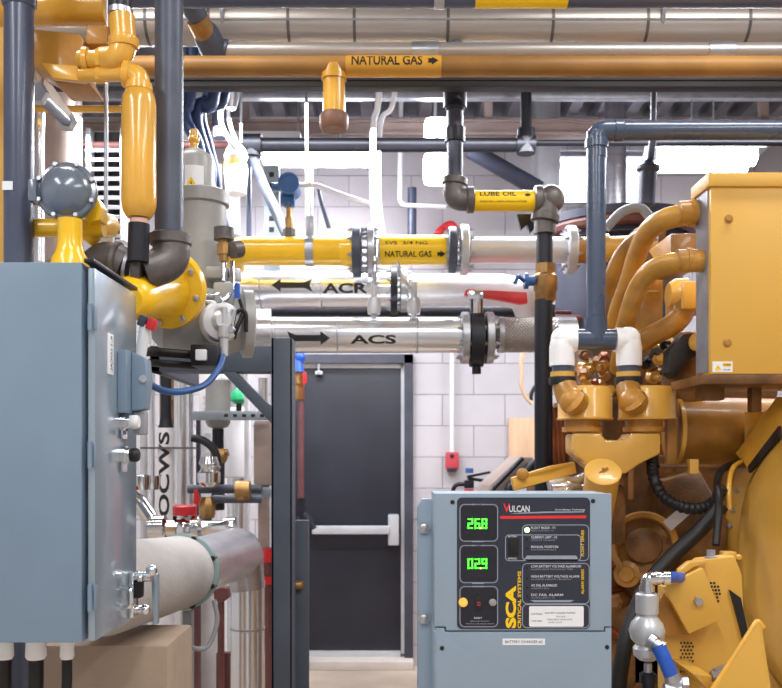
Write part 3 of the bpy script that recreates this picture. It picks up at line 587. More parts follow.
MB().cyl((xk-.4, 1.9, 0), (xk-.4, 1.9, zk0), .03).box((xk-.4,1.9,.005), (.14,.14,.01)).out('support_post', 'post', e)
MB().cyl((xk-.65, 1.9, 0), (xk-.65, 1.9, zk0), .03).out('support_post', 'post', e)
# dark blue pipe into the enclosure top
t = T('slate_pipe', 'dark slate pipe standing behind the enclosure at the far left', 'pipe', P(19,262,2.12))
c = P(19,262,2.12); MB().cyl((c.x,2.12,0), (c.x,2.12,CZ), S(14.3,2.12), seg=32).out('pipe_body', 'duct', t)
c2 = P(18,8,2.12); MB().lathe((c.x,2.12,c2.z-.0), Z, [(0,S(15,2.12)),(.008,S(17,2.12)),(.16,S(17,2.12)),(.165,S(15,2.12))], 28).out('coupling', 'duct', t)
MB().box((c.x-.012,2.12-S(14.5,2.12),P(0,190,2.12).z), (.024,.004,.02)).out('tag', 'paper', t)
o = MB().box((P(-6,0,2.6).x,2.6,CZ/2), (S(26,2.6),.04,CZ), None, .003).out('ochre_column', 'catbox'); tag(o, 'ochre steel column at the extreme left edge', 'column')
# grey pipe with iron elbow
Yg = 2.2
t = T('grey_vertical_pipe', 'thick grey pipe coming down into an iron elbow over the yellow reducer', 'pipe', P(169,240,Yg))
c = P(169,0,Yg); r_ = S(14,Yg)
MB().cyl((c.x,Yg,P(0,240,Yg).z), (c.x,Yg,CZ), r_, seg=32).out('pipe_body', 'ironpipe', t)
pa, pc, pb = P(172,236,Yg), P(168,262,Yg), P(138,268,Yg-.04)
MB().tube([P(171,238,Yg), P(172,262,Yg), P(142,272,Yg-.03)], S(18.5,Yg), .05, 28).lathe(P(170.5,246,Yg), Z, [(0,S(19,Yg)),(.004,S(21,Yg)),(.026,S(21,Yg)),(.03,S(19,Yg))], 28).lathe(P(145,271,Yg-.03), V((-1,0,.12)), [(0,S(19,Yg)),(.004,S(20.5,Yg)),(.018,S(20.5,Yg)),(.022,S(19,Yg))], 28).out('elbow', 'iron', t)
un = MB().cyl(P(143,271,Yg-.03), P(124,264,Yg-.03), S(15,Yg)).out('union', 'black', t)
MB().pipe_ring(P(128,266,Yg-.03), V((1,0,-.25)), S(19,Yg), S(13,Yg), .008).pipe_ring(P(136,269,Yg-.03), V((1,0,-.25)), S(18.5,Yg), S(13,Yg), .005).out('union_ring', 'galv', un)
MB().tube([P(126,266,Yg-.03), P(108,257,Yg-.03), P(92,268,Yg), P(88,300,Yg)], S(17,Yg), .08, 28).lathe(P(119,262,Yg-.03), V((-1,0,.2)), [(0,S(19,Yg)),(.003,S(20,Yg)),(.012,S(20,Yg)),(.015,S(18,Yg))], 28).out('return_elbow', 'iron', t)
MB().cyl(P(133,283,Yg-.02), P(136,298,Yg), S(10,Yg)).out('small_tee', 'iron', t)
# yellow reducer
t = T('yellow_reducer', 'bright yellow flanged reducer bolted to the grey filter body', 'reducer', P(180,300,2.4))
p0, p1 = P(126,300,2.12), P(166,289,2.36); ax = (p1-p0).normalized(); L_ = (p1-p0).length; R_ = S(40,2.36)
MB().lathe(p0, ax, [(0,.04),(.01,.05),(.04,.054),(L_*.5,.057),(L_*.8,.062),(L_*.93,R_*.68),(L_-.01,R_*.97),(L_,R_),(L_+.018,R_),(L_+.02,R_*.98)], 40).out('cone', 'gas', t)
u_, w_, a_2 = frame_of(ax)
for k in range(8):
    th = 2*math.pi*(k+.35)/8; q = p0+ax*(L_-.004)+(u_*math.cos(th)+w_*math.sin(th))*R_*.84
    MB().lathe(q, -ax, [(0,.012),(.003,.012),(.003,.009),(.014,.009),(.016,.006)], 6).out('bolt', 'galv', t)
# grey filter vessel and valve block behind
Yv2 = 2.62
t = T('filter_vessel', 'light grey cast filter vessel behind the yellow reducer', 'filter', P(200,330,Yv2))
cz = P(200,300,Yv2)
MB().lathe(cz+V((0,0,-.06)), Z, [(0,S(20,Yv2)),(.02,S(26,Yv2)),(.33,S(26,Yv2)),(.335,S(29,Yv2)),(.37,S(29,Yv2)),(.375,S(26,Yv2))], 36).out('vessel_body', 'greyb', t)
hd = P(195,205,Yv2)
hh = MB().lathe(hd, Z, [(0,S(27,Yv2)),(.012,S(27,Yv2)),(.014,S(19.5,Yv2)),(.13,S(19,Yv2)),(.142,S(17,Yv2)),(.16,S(8,Yv2))], 32).out('vessel_head', 'greyb', t)
fn = vcyl(P(195,186,Yv2), S(19.6,Yv2), 0)
wl = MB().merge(bmesh.new()) if False else MB()
wl.poly([(0-.002,-S(10,Yv2)),(S(22,Yv2),-S(10,Yv2)),(S(22,Yv2),S(9,Yv2)),(-.002,S(9,Yv2))], lambda u, v: P(195,193,Yv2)+Z*u+V((math.sin(-v/S(19.6,Yv2)+.15), -math.cos(-v/S(19.6,Yv2)+.15), 0))*S(19.8,Yv2), 6); wl = wl.out('warning_label', 'paper', hh)
def tri(mapf, s_): return MB().poly([(-s_,-s_*.6),(s_,-s_*.6),(0,s_*1.1)], mapf)
tri(plane(P(191,183,Yv2-S(20.2,Yv2))), S(6,Yv2)).out('warning_triangle', 'printy', wl)
MB().poly([(0,0),(.003,.006),(.0005,.006),(.003,.014),(-.003,.007),(-.0008,.007),(-.002,0)], plane(P(191,185,Yv2-S(20.5,Yv2)))).out('bolt_sign', 'ink', wl)
cv = P(204,322,2.5)
MB().lathe(cv+V((-.14,-.02,.0)), (1,.25,0), [(0,.05),(.03,.085),(.12,.1),(.2,.09),(.24,.075),(.25,.095),(.275,.095),(.28,.07)], 32).out('valve_body', 'greyb', t)
for a_q in ((203,352),(219,300),(212,352),(232,330)): MB().hexb(P(a_q[0],a_q[1],2.38), -Yv, .01, .014).out('bolt', 'galv', t)
MB().lathe(P(221,322,2.42), (0.45,-1,0), [(-.1,.05),(0,.056),(.01,.05),(.014,.03),(.03,.02)], 28).out('side_cover', 'silverpaint', t)
bx = MB().bp(190,344,217,366,2.34,.1,.006).out('switch_block', 'black', t)
MB().bp(195,349,206,360,2.325,.02,.004).out('switch_face', 'paper', bx)
MB().bp(213,282,233,306,2.45,.09,.008).bp(205,266,228,278,2.5,.06,.006).out('valve_arm', 'greyb', t)
MB().cyl(P(194,160,Yv2), P(194,143,Yv2), S(4,Yv2)).ball(P(194,140,Yv2), S(5.5,Yv2)).cyl(P(194,140,Yv2), P(194,130,Yv2), S(4,Yv2)).out('yellow_stem', 'gasold', t)
# small fittings cluster right of the vessel
t = T('fitting_cluster', 'cluster of small brass and silver tube fittings beside the grey vessel', 'fittings', P(225,250,2.55))
MB().lathe(P(224,262,2.5), Z, [(0,.014),(.02,.014),(.02,.02),(.05,.02),(.05,.014),(.08,.016)], 8).out('brass_body', 'brass', t)
MB().cyl(P(224,240,2.5), P(224,228,2.5), .028, seg=20).cyl(P(232,250,2.48), P(240,249,2.5), .024, seg=12).out('valve_knob', 'iron', t)
MB().tube([P(224,262,2.5), P(224,285,2.48), P(216,296,2.45), P(204,295,2.42)], .008, .04, 10).tube([P(232,262,2.5), P(233,292,2.46), P(222,303,2.44), P(206,301,2.42)], .007, .04, 10).out('steel_tube', 'chrome', t)
MB().bp(229,268,240,280,2.5,.03,.004).bp(225,282,239,302,2.52,.05,.006).out('junction_block', 'silverpaint', t)
MB().cyl(P(237,284,2.44), P(237,298,2.44), .008).out('blue_sleeve', 'blue', t)
MB().tube([P(240,300,2.45), P(244,312,2.43), P(236,330,2.42), P(234,338,2.44)], .006, .03, 8).tube([P(228,318,2.43), P(246,306,2.42), P(246,332,2.43)], .006, .04, 8).out('thin_cable', 'ink', t)
MB().lathe(P(224,356,2.4), Z, [(0,.011),(.05,.012),(.05,.016),(.08,.016),(.085,.01),(.13,.01)], 12).out('silver_connector', 'silverpaint', t)
MB().cyl(P(221,313,2.42), P(225,332,2.42), .013).cyl(P(231,325,2.42), P(234,310,2.42), .01).out('sensor_barrel', 'chrome', t)
wire('blue_tube', [P(223,356,2.38), P(219,368,2.34), P(206,384,2.28), P(186,391,2.2), P(165,391,2.14), P(146,382,2.1), P(136,372,2.06)], .0085, 'bluep', 'curved blue tube between the enclosure and the grey filter', 'tube', sp=True)
wire('black_strap', [P(136,352,2.1), P(155,352,2.3), P(196,355,2.42)], .012, 'ink', 'upper short black cable leaving the isolator', 'cable', sp=True)
wire('black_strap', [P(136,362,2.1), P(155,363,2.3), P(196,366,2.42)], .010, 'ink', 'lower short black cable leaving the isolator', 'cable', sp=True)
# navy cables
nav = [([(190,92),(184,105),(186,122),(196,140),(203,165),(211,190),(217,214),(223,236)],.022,'leftmost navy cable of the sagging bundle'),
       ([(214,92),(200,104),(196,122),(203,148),(210,170),(208,195),(202,202)],.024,'navy cable of the bundle that ends behind the filter head'),
       ([(225,92),(206,100),(201,118),(208,145),(215,175),(219,205),(226,232)],.02,'rightmost navy cable of the sagging bundle'),
       ([(206,92),(193,108),(190,126),(199,150),(209,180),(216,210),(225,234)],.012,'thin bright blue line in the sagging cable bundle')]
for i, (pp, r_, lab) in enumerate(nav):
    Yn = 3.95+.05*i; pts = [P(x_, y_, Yn) for x_, y_ in pp]; pts[0] = V((pts[0].x, Yn, 3.45 if False else CZ)) if False else pts[0]
    pts.insert(0, pts[0]+V((.03, .0, CZ-pts[0].z))); wire('navy_cable', pts, r_*1.25, 'navy' if i < 3 else 'bluep', lab, 'cable', sp=True)
# yellow cylinder (filter pot) with fittings
Yy = 2.12
t = T('yellow_gas_cylinder', 'glossy yellow vertical cylinder with elbow hanging left of the grey pipe', 'gas cylinder', P(139,222,Yy))
ct = P(139,218,Yy); H = P(0,87,Yy).z-ct.z; rc = S(17,Yy)
MB().lathe(ct, Z, [(0,rc*.66),(.004,rc*.74),(.016,rc*.93),(.03,rc*1.0),(.045,rc*1.02),(H*.4,rc*1.0),(H*.86,rc*1.0),(H*.92,rc*.93),(H*.965,rc*.78),(H*.99,rc*.6),(H,rc*.58)], 36).out('cylinder_body', 'gasold', t)
e_ = MB(); elbow(e_, P(139,90,Yy), P(139,76,Yy), P(124,74,Yy), S(11,Yy)); e_.pipe_ring(P(139,91,Yy), Z, S(13.5,Yy), S(8,Yy), .01).out('elbow', 'gasold', t)
MB().cyl(P(125,74,Yy), P(82,76,Yy+.05), S(7,Yy)).lathe(P(97,75.5,Yy+.03), X, [(0,S(8.5,Yy)),(.02,S(8.5,Yy))], 8).out('lower_nipple', 'gasold', t)
MB().cyl(P(139,226,Yy), P(139,219,Yy), S(9,Yy)).out('pink_ring', 'pink', t)
MB().cyl(P(138,262,Yy), P(139,224,Yy), S(10.5,Yy)).out('black_nipple', 'black', t)
# upper yellow train
Yt = 2.12
t = T('yellow_gas_train', 'ochre gas valve train at the top left corner with fat pipe and valve block', 'gas valve', P(70,70,2.25))
MB().cyl(P(-90,8,2.3), P(107,8,2.3), S(17.5,2.3), seg=36).out('fat_pipe', 'gasold', t)
MB().tube([P(122,16,Yt), P(124,45,Yt), P(119,59,Yt), P(104,60,Yt+.04)], S(12.5,Yt), .03, 28).lathe(P(124,48,Yt), Z, [(0,S(14,Yt)),(.008,S(15,Yt)),(.02,S(15,Yt)),(.024,S(13,Yt))], 28).out('upper_elbow', 'gasold', t)
MB().cyl(P(120,15,Yt), V((P(119.5,0,Yt).x, Yt, CZ)), S(11.5,Yt)).out('black_pipe', 'black', t)
MB().cyl(P(120.5,15.5,Yt), P(120.5,10,Yt), S(12.5,Yt)).out('pipe_rim', 'galv', t)
MB().cyl(P(110,60,Yt+.02), P(82,60,Yt+.06), S(9.5,Yt)).lathe(P(102,60,Yt+.03), -X, [(0,S(11.5,Yt)),(.01,S(11.5,Yt))], 8).lathe(P(89,60,Yt+.05), -X, [(0,S(12.5,Yt)),(.012,S(12.5,Yt))], 28).out('nipple', 'gasold', t)
MB().prism([P(30,28,2.2), P(80,33,2.2), P(84,40,2.2), P(80,66,2.2), P(90,84,2.2), P(56,83,2.2), P(44,70,2.2), P(30,64,2.2)], (0,.12,0), .008).out('valve_block', 'cat2', t)
MB().prism([P(44,66,2.19), P(80,69,2.19), P(88,85,2.19), P(55,81,2.19)], (0,-.02,0), .003).out('valve_flange', 'gasold', t)
MB().bp(85,24,108,44,2.2,.1,.01).out('valve_bonnet', 'cat2', t)
# cantilever strut with pipe end
t = T('bracket_arm', 'slanting ochre channel with a grey pipe stub under the valve block', 'bracket', P(50,95,2.4))
MB().prism([P(33,66,2.3), P(37,66,2.3), P(70,112,2.9), P(68,120,2.9), P(33,82,2.3)], (.0,.06,0), .003).out('channel', 'tan', t)
MB().cyl(P(36,92,2.3), P(66,121,2.85), S(6.5,2.3)).out('pipe_stub', 'ironpipe', t)
MB().lathe(P(36,92,2.3), P(66,121,2.85)-P(36,92,2.3), [(-.01,S(10,2.3)),(.0,S(12,2.3)),(.03,S(12,2.3)),(.04,S(7,2.3))], 6).out('locknut', 'galv', t); MB().lathe(P(66,121,2.85), P(66,121,2.85)-P(36,92,2.3), [(-.02,.02),(.0,.034),(.02,.034)], 6).out('locknut', 'galv', t)
# regulator
Yr = 2.05
t = T('gas_regulator', 'round grey gas regulator with bolted rim on a yellow neck', 'regulator', P(68,262,Yr))
rc_ = P(66.5,191,Yr); axr = V((.08,-1,.1)).normalized(); R_ = S(30,Yr)
b_ = MB().lathe(rc_-axr*.03, axr, [(0,R_*.8),(.015,R_*.98),(.02,R_),(.03,R_),(.034,R_*.97),(.036,R_*.85),(.05,R_*.76),(.062,R_*.56),(.07,R_*.34),(.074,R_*.16),(.075,R_*.02)], 48).out('diaphragm_case', 'reg', t)
u_, w_, _ = frame_of(axr)
for k in range(8):
    th = 2*math.pi*(k+.5)/8; MB().hexb(rc_+axr*.004+(u_*math.cos(th)+w_*math.sin(th))*R_*.93, axr, .006, .009).out('bolt', 'galv', b_)
MB().box(P(36,193,Yr), (.02,.05,.05), None, .006).out('vent_boss', 'reg', t)
MB().lathe(P(70,268,Yr), Z, [(0,S(19,Yr)),(.02,S(18,Yr)),(.035,S(14,Yr)),(.05,S(12.5,Yr)),(.075,S(12,Yr)),(.11,S(12,Yr))], 28).lathe(P(70,270,Yr+.02), Z, [(-.03,S(19,Yr)),(.0,S(19,Yr))], 28).out('neck', 'gas', t)
MB().cyl(P(34,228,Yr+.1), P(104,228,Yr+.1), S(9,Yr+.1)).tube([P(84,240,Yr+.12), P(96,224,Yr+.12), P(108,226,Yr+.2)], S(13,Yr), .04, 20).out('cross_pipe', 'gas', t)
MB().prism([P(82,210,Yr+.05), P(96,196,Yr+.05), P(101,205,Yr+.05), P(100,220,Yr+.05), P(86,222,Yr+.05)], (0,.05,0), .004).out('union_elbow', 'gas', t)
wire('hanger_rod', [V((P(106,0,2.3).x,2.3,CZ)), P(106,230,2.3)], .0055, 'galv', 'steel rod hanging left of the yellow cylinder', 'rod')
o = MB().lathe(P(108,248,2.3), Z, [(0,.017),(.03,.017),(.03,.012),(.05,.014),(.055,.008)], 14).out('rod_coupling', 'silverpaint'); tag(o, 'small silver coupling at the foot of the hanging rod', 'coupling')
# things seen far behind on the left
t = T('louvered_radiator', 'dark frame with pale horizontal slats behind the regulator', 'louver', P(105,235,4.6))
MB().bp(88,132,122,238,4.62,.03).out('backing', 'blackbeam', t)
for k in range(10):
    py = 150+k*9.5; MB().box(P(105,py,4.58), (S(36,4.58), .07, .016), Matrix.Rotation(.35,3,'X')).out('slat', 'silverpaint', t)
MB().bp(86,128,90,240,4.55,.1).bp(120,128,124,240,4.55,.1).out('side_rail', 'silverpaint', t)
o = MB().cyl(P(59,262,4.2), V((P(59,0,4.2).x,4.2,CZ)), S(14,4.2)).out('vertical_duct', 'tan2'); tag(o, 'dull grey round duct rising behind the regulator', 'duct')
o = MB().cyl(P(40,262,4.0), V((P(40,0,4.0).x,4.0,CZ)), S(4.5,4.0)).out('silver_riser', 'alu'); tag(o, 'silver pipe showing just right of the slate pipe', 'pipe')
o = MB().cyl(P(77,262,4.4), V((P(77,0,4.4).x,4.4,CZ)), S(5,4.4)).out('silver_riser', 'whitec'); tag(o, 'white pipe rising behind the right side of the regulator', 'pipe')
o = MB().cyl(P(-30,109,3.9), P(124,109,3.9), S(3.5,3.9)).out('yellow_branch', 'gasold'); tag(o, 'thin ochre pipe passing behind the bracket arm', 'pipe')
o = MB().bp(-40,131,300,140,5.0,.1).out('light_beam', 'silverpaint'); tag(o, 'pale steel beam behind the red-brown pipe', 'beam')
# ================================================================ steel platform frame
Yp = 2.95
t = T('platform_frame', 'dark grey steel frame with tall post and diagonal brace', 'frame', P(282,0,Yp)*1); WP[t.name] = t.location = V((P(282,0,Yp).x, Yp, 0))
zt = P(0,338,Yp).z
MB().box((P(281.7,0,Yp).x, Yp+.003, zt/2), (S(20.5,Yp), .006, zt), None, .001).box((P(291.2,0,Yp).x, Yp+.05, zt/2), (.006, .1, zt)).box((P(272.5,0,Yp).x, Yp+.05, zt/2), (.006, .1, zt)).out('post', 'post', t)
zz = P(0,359,Yp).z; MB().bp(150,346,272,372,Yp,.08,.002).out('cross_beam', 'post', t)
MB().prism([P(222,372,Yp), P(236,372,Yp), P(272,408,Yp), P(272,424,Yp)], (0,.05,0), .002).out('diagonal_brace', 'post', t)
MB().bp(150,346,160,372,Yp,.6,.002).out('side_beam', 'post', t)
o = MB().prism([P(293,520,3.2), P(294,688,3.2)*1, V((P(309,0,3.2).x,3.2,0)), P(309,560,3.2), P(303,520,3.2)], (0,.05,0)).out('steel_plate', 'post') if False else None
o = MB().box((P(301,0,3.15).x, 3.15, P(0,520,3.15).z/2), (S(16,3.15), .03, P(0,520,3.15).z), None, .003).out('side_panel', 'post', t)
MB().lathe(P(293,585,3.12), X, [(0,.008),(.012,.008),(.012,.016),(.03,.016),(.036,.01)], 14).out('brass_knob', 'brass', o)
# copper line with blue valve in front of the door
Yo = 5.4
t = T('copper_line', 'copper line with blue ball valve running down past the door edge', 'pipe', P(302,525,Yo))
MB().cyl(P(301,400,Yo), P(301,372,Yo), .02).out('copper_tube', 'copper', t); MB().cyl(P(301,402,Yo), P(301,500,Yo), .018).out('lower_tube', 'rust', t)
MB().cyl(P(297,400,Yo), P(297,372,Yo), .03).cyl(P(297,376,Yo), P(297,384,Yo), .042).out('brass_fitting', 'brass', t)
MB().cyl(P(297,372,Yo), P(297,358,Yo), .045, .03).ball(P(299,357,Yo), .04).out('blue_handle', 'blue', t)
MB().prism([P(303,372,Yo-.05), P(306,372,Yo-.05), P(307,382,Yo-.05), P(303,386,Yo-.05)], (0,.02,0), .002).out('red_lever', 'red', t)
MB().tube([P(300,498,Yo), P(301,512,Yo), P(308,522,Yo), P(312,530,Yo)], .032, .03, 14).lathe(P(300,506,Yo), -Z, [(0,.036),(.03,.04),(.06,.036)], 12).out('black_fitting', 'black', t)
wire('riser_tube', [V((P(297,0,5.5).x,5.5,P(0,345,5.5).z)), P(297,358,5.5)], .02, 'galv', 'short silver tube above the blue valve handle', 'tube')
# ================================================================ big insulated pipe, lower left
t = T('canvas_wrapped_pipe', 'fat pipe wrapped in grey canvas below and beside the enclosure', 'pipe', P(150,640,2.6))
p0, p1 = P(92,592,2.22), P(180,572,3.0); d_ = p1-p0
MB().lathe(p0, d_, [(0,.03),(.006,.085),(.03,.112),(.07,.118),(d_.length*.5,.12),(d_.length*.97,.12),(d_.length,.113)], 40).out('canvas_wrap', 'insul', t)
a_, b_ = p0+d_*.999, d_.normalized()
g_ = MB().lathe(a_, b_, [(0,.119),(.004,.128),(.03,.128),(.034,.1)], 40).out('gasket_ring', 'sage', t)
u_, w_, _ = frame_of(b_)
for k in range(8):
    th = 2*math.pi*(k+.5)/8; MB().hexb(a_+b_*-.012+(u_*math.cos(th)+w_*math.sin(th))*.12, b_, .009, .05).out('bolt', 'ink', g_)
t = T('silver_elbow_pipe', 'shiny jacketed elbow turning down to a vertical silver pipe', 'pipe', P(245,680,3.55))
cx_ = P(247,0,3.6).x; zc_ = P(0,556,3.6).z
MB().tube([a_+b_*.03, P(240,553,3.6), V((cx_, 3.62, P(0,585,3.6).z))], [.1]*1, 0) if False else None
rad = []; pts = fillet([a_+b_*.03, P(243,551,3.62), V((cx_, 3.62, P(0,590,3.6).z))], .12, 8); n_ = len(pts)
MB().tube(pts, [.1-(.1-.07)*max(0, (i-1)/(n_-2)) for i in range(n_)], 0, 32).out('elbow_jacket', 'alud', t)
MB().cyl(a_+b_*.26, a_+b_*.266, .1015, seg=32).out('seam_band', 'galv', t) if False else None
v_ = MB().cyl((cx_,3.62,0), (cx_,3.62,P(0,584,3.6).z), S(17,3.6), seg=32).out('vertical_jacket', 'alu', t)
for py in (583, 629): MB().cyl((cx_,3.62,P(0,py,3.6).z-.004), (cx_,3.62,P(0,py,3.6).z+.004), S(17.4,3.6), seg=32).out('seam_band', 'galv', v_)
o = MB().box((P(120,0,2.55).x, 2.55, P(0,634,2.55).z/2), (S(122,2.55), .3, P(0,634,2.55).z), None, .012).out('tan_plinth', 'tan'); tag(o, 'tan board plinth under the canvas wrapped pipe', 'plinth')
wire('grey_loop_cable', [P(214,600,2.95), P(217,622,2.95), P(208,646,2.93), P(194,648,2.9), P(183,638,2.85)], .008, 'cable', 'thin grey cable looping beside the silver vertical pipe', 'cable', sp=True)
t = T('slotted_strut', 'upright slotted steel strut beside the tan plinth', 'strut', V((P(188,0,3.0).x,3.0,0)))
zs_ = P(0,612,3.0).z; MB().box((P(187,0,3.0).x,3.02,zs_/2), (S(9,3.0),.04,zs_)).out('channel', 'strut', t)
for k in range(12): MB().box((P(187,0,3.0).x,2.998,P(0,640+k*9,3.0).z), (S(3,3.0),.004,S(5,3.0)), None, .001).out('slot', 'ink', t)
o = MB().box((P(196,0,3.4).x,3.4,P(0,603,3.4).z/2), (S(7,3.4),.05,P(0,603,3.4).z)).out('red_post', 'rust'); tag(o, 'narrow dark red post behind the slotted strut', 'post')
t = T('red_valve_cluster', 'red valve parts glimpsed left of the silver vertical pipe', 'valve', P(222,600,4.2))
MB().prism([P(213,588,4.2), P(228,588,4.2), P(229,598,4.2), P(221,604,4.2), P(214,600,4.2)], (0,.08,0), .006).out('valve_body', 'rust', t)
MB().cyl(P(221,600,4.24), V((P(221,0,4.24).x, 4.24, 0)), .016).out('valve_post', 'rust', t)
o = MB().box((P(224,0,4.3).x,4.3,P(0,652,4.3).z/2), (S(14,4.3),.05,P(0,652,4.3).z), None, .004).out('red_cabinet', 'rust'); tag(o, 'dark red box low down left of the silver pipe', 'box')
o = MB().cyl((P(268,0,4.1).x,4.1,0), P(268,548,4.1), .018).out('red_pipe', 'rust'); MB().cyl(P(268,548,4.1), P(268,562,4.1), .032).out('pipe_coupling', 'red', o); MB().cyl(P(268,576,4.1), P(268,584,4.1), .032).out('pipe_coupling', 'red', o); tag(o, 'red pipe with couplings between silver pipe and dark post', 'pipe')
# ================================================================ mid-left pipes and instruments
def vpipe(px, y0, y1, r, Yd, m, name, lab, cat='pipe', g=None):
    o = MB().cyl(P(px,y1,Yd), P(px,y0,Yd), r if r < .3 else S(r, Yd), seg=24).out(name, m); return tag(o, lab, cat, g)
def fl(px, Yd): return 455+EYE*F/Yd   # pixel row of the floor at a depth
for i, (px, r_) in enumerate(((144,3.6),(152,3),(181,7),(191,2.2))):
    Yd = 4.0+.12*i; vpipe(px, 330 if i != 2 else 358, fl(px,Yd), S(r_,Yd), Yd, ['silverpaint','alu','alu','galv'][i], 'silver_standpipe', ['leftmost thin silver standpipe behind the enclosure door','second thin silver standpipe behind the enclosure door','widest silver standpipe right of the OCWS pipe','slim grey standpipe right of the widest silver one'][i])
Yw = 3.9
t = T('marked_standpipe', 'white standpipe stencilled OCWS with a black upper end', 'pipe', P(166,520,Yw))
w_ = MB().cyl(P(166,fl(0,Yw),Yw), P(166,428,Yw), S(8.5,Yw), seg=28).out('white_jacket', 'whitec', t)
fn = lambda u, v: P(166,516,Yw)+Z*u+V((math.sin(-(v)/S(8.6,Yw)), -math.cos((v)/S(8.6,Yw)), 0))*S(8.7,Yw)
MB().text('OCWS', S(84,Yw), S(11.5,Yw), fn, 0, -S(5.5,Yw), .03, 6).out('lettering', 'stencil', w_)
MB().lathe(P(166,430,Yw), Z, [(0,S(8.3,Yw)),(.04,S(6,Yw)),(.06,S(5.5,Yw)),(.36,S(5.5,Yw))], 24).out('black_pipe', 'black', t)
o = MB().cyl(P(176,400,4.3), P(176,330,4.3), .04).cyl(P(170,fl(0,4.4),4.4), P(170,330,4.4), .05).out('brown_pipe', 'brass'); tag(o, 'bronze coloured pipe behind the black end of the OCWS pipe', 'pipe')
o = MB().bp(140,447,196,449,3.85,.02).out('tie_bar', 'iron'); tag(o, 'thin dark tie bar crossing the silver standpipes', 'bar')
# perforated channel
t = T('perforated_channel', 'white perforated channel standing left of the instruments', 'strut', P(208,540,4.5))
MB().bp(199,340,218,fl(0,4.5),4.5,.05,.004).out('channel', 'whitec', t)
for k in range(5): MB().cyl(P(208,438+k*19.5,4.497), P(208,438+k*19.5,4.51), S(5.2,4.5), seg=24).out('hole', 'printw', t)
for k in range(4): MB().bp(203,396+k*6,214,399+k*6,4.497,.01).out('slot', 'printw', t)
MB().bp(196,420,200,fl(0,4.5),4.45,.02).out('dark_edge', 'ductdark', t)
o = MB().bp(192,411,268,420,4.0,.04,.002).out('slotted_rail', 'strut'); tag(o, 'horizontal slotted steel rail across the instrument stand', 'rail')
for k in range(5): MB().bp(224+k*9,414,228+k*9,417,3.998,.004).out('slot', 'ink', o)
t = T('drain_trap', 'grey bowl shaped trap with brass fitting below the slotted rail', 'trap', P(218,520,4.1))
MB().lathe(P(218,429,4.1), Z, [(0,.02),(.01,.045),(.03,.056),(.07,.056),(.22,.056),(.23,.04)], 24).out('bowl', 'greyb', t)
MB().cyl(P(218,429,4.1), P(218,449,4.1), .026).cyl(P(218,462,4.1), P(218,510,4.1), .03).out('black_nipple', 'black', t)
MB().lathe(P(219,463,4.1), Z, [(0,.03),(.02,.04),(.05,.04),(.065,.03)], 8).cyl(P(219,455,4.1), P(228,452,4.1), .018).out('brass_fitting', 'brass', t)
wire('black_hose', [P(192,438,4.0), P(204,441,4.0), P(215,452,4.0), P(219,475,4.0), P(220,500,4.0)], .018, 'rubber', 'black hose curving down left of the brass fitting', 'hose', sp=True)
t = T('white_canister', 'white vertical canister with green knob on top of its pipe', 'canister', P(238,490,4.6))
MB().lathe(P(237,478,4.6), Z, [(0,.06),(.01,.07),(.32,.07),(.36,.045)], 24).out('canister_body', 'whitec', t)
MB().cyl(P(239,420,4.5), P(239,400,4.5), .014).out('stem', 'ink', t)
MB().lathe(P(239,404,4.5), Z, [(0,.02),(.02,.045),(.05,.04),(.08,.015)], 18).out('green_knob', 'green', t)
MB().cyl(P(237,478,4.6), P(237,fl(0,4.6),4.6), .05).out('canister_leg', 'alu', t)
o = MB().bp(253,420,272,486,4.08,.08,.02).bp(258,486,268,fl(0,4.1),4.1,.05).out('tan_tank', 'tan2'); tag(o, 'tan rectangular tank partly hidden by the dark post', 'tank')
vpipe(247, 345, fl(0,4.4), S(2.8,4.4), 4.4, 'whitec', 'white_riser', 'slim white pipe left of the tan tank')
vpipe(263, 378, fl(0,4.3), S(5,4.3), 4.3, 'alu', 'silver_riser', 'silver pipe just left of the dark post')
vpipe(225, 340, fl(0,4.9), S(5,4.9), 4.9, 'whitec', 'white_riser', 'white pipe behind the grey drain trap')
vpipe(236, 345, 412, S(8,4.7), 4.7, 'greyb', 'grey_vessel', 'pale grey vessel behind the diagonal brace', 'vessel')
o = MB().bp(250,488,272,497,4.0,.05,.003).out('support_rail', 'strut'); tag(o, 'short galvanized rail touching the dark post', 'rail')
t = T('valve_manifold', 'brass and iron valve manifold above the canvas wrapped pipe', 'valve', P(215,520,3.9))
MB().cyl(P(188,489,3.95), P(262,489,3.95), .02).cyl(P(214,499,3.9), P(262,499,3.9), .018).tube([P(216,499,3.9), P(209,503,3.9), P(207,520,3.9)], .02, .04, 12).out('iron_pipes', 'ironpipe', t)
MB().cyl(P(236,490,3.85), P(250,490,3.85), .04).cyl(P(243,490,3.85), P(243,500,3.85), .03).out('brass_tee', 'brass', t); MB().lathe(P(207,518,3.86), Z, [(0,.03),(.02,.036),(.06,.036),(.09,.025)], 8).out('brass_valve', 'brass', t)
MB().lathe(P(209,487,3.85), Z, [(0,.03),(.02,.05),(.06,.05),(.08,.03),(.1,.045),(.13,.035)], 20).lathe(P(213,474,3.85), Z, [(0,.02),(.03,.035),(.05,.02)], 16).out('silver_cap', 'chrome', t)
MB().prism([P(194,490,3.82), P(197,489,3.82), P(200,500,3.82), P(197,506,3.82), P(193,503,3.82)], (0,.015,0), .002).out('red_lever', 'red', t)
t = T('red_handled_valve', 'silver flanged valve with a flat red handwheel', 'valve', P(185,545,3.6))
MB().lathe(P(185,515,3.6), Z, [(0,.04),(.0,.048),(.035,.048),(.04,.04)], 28).out('handwheel', 'red', t)
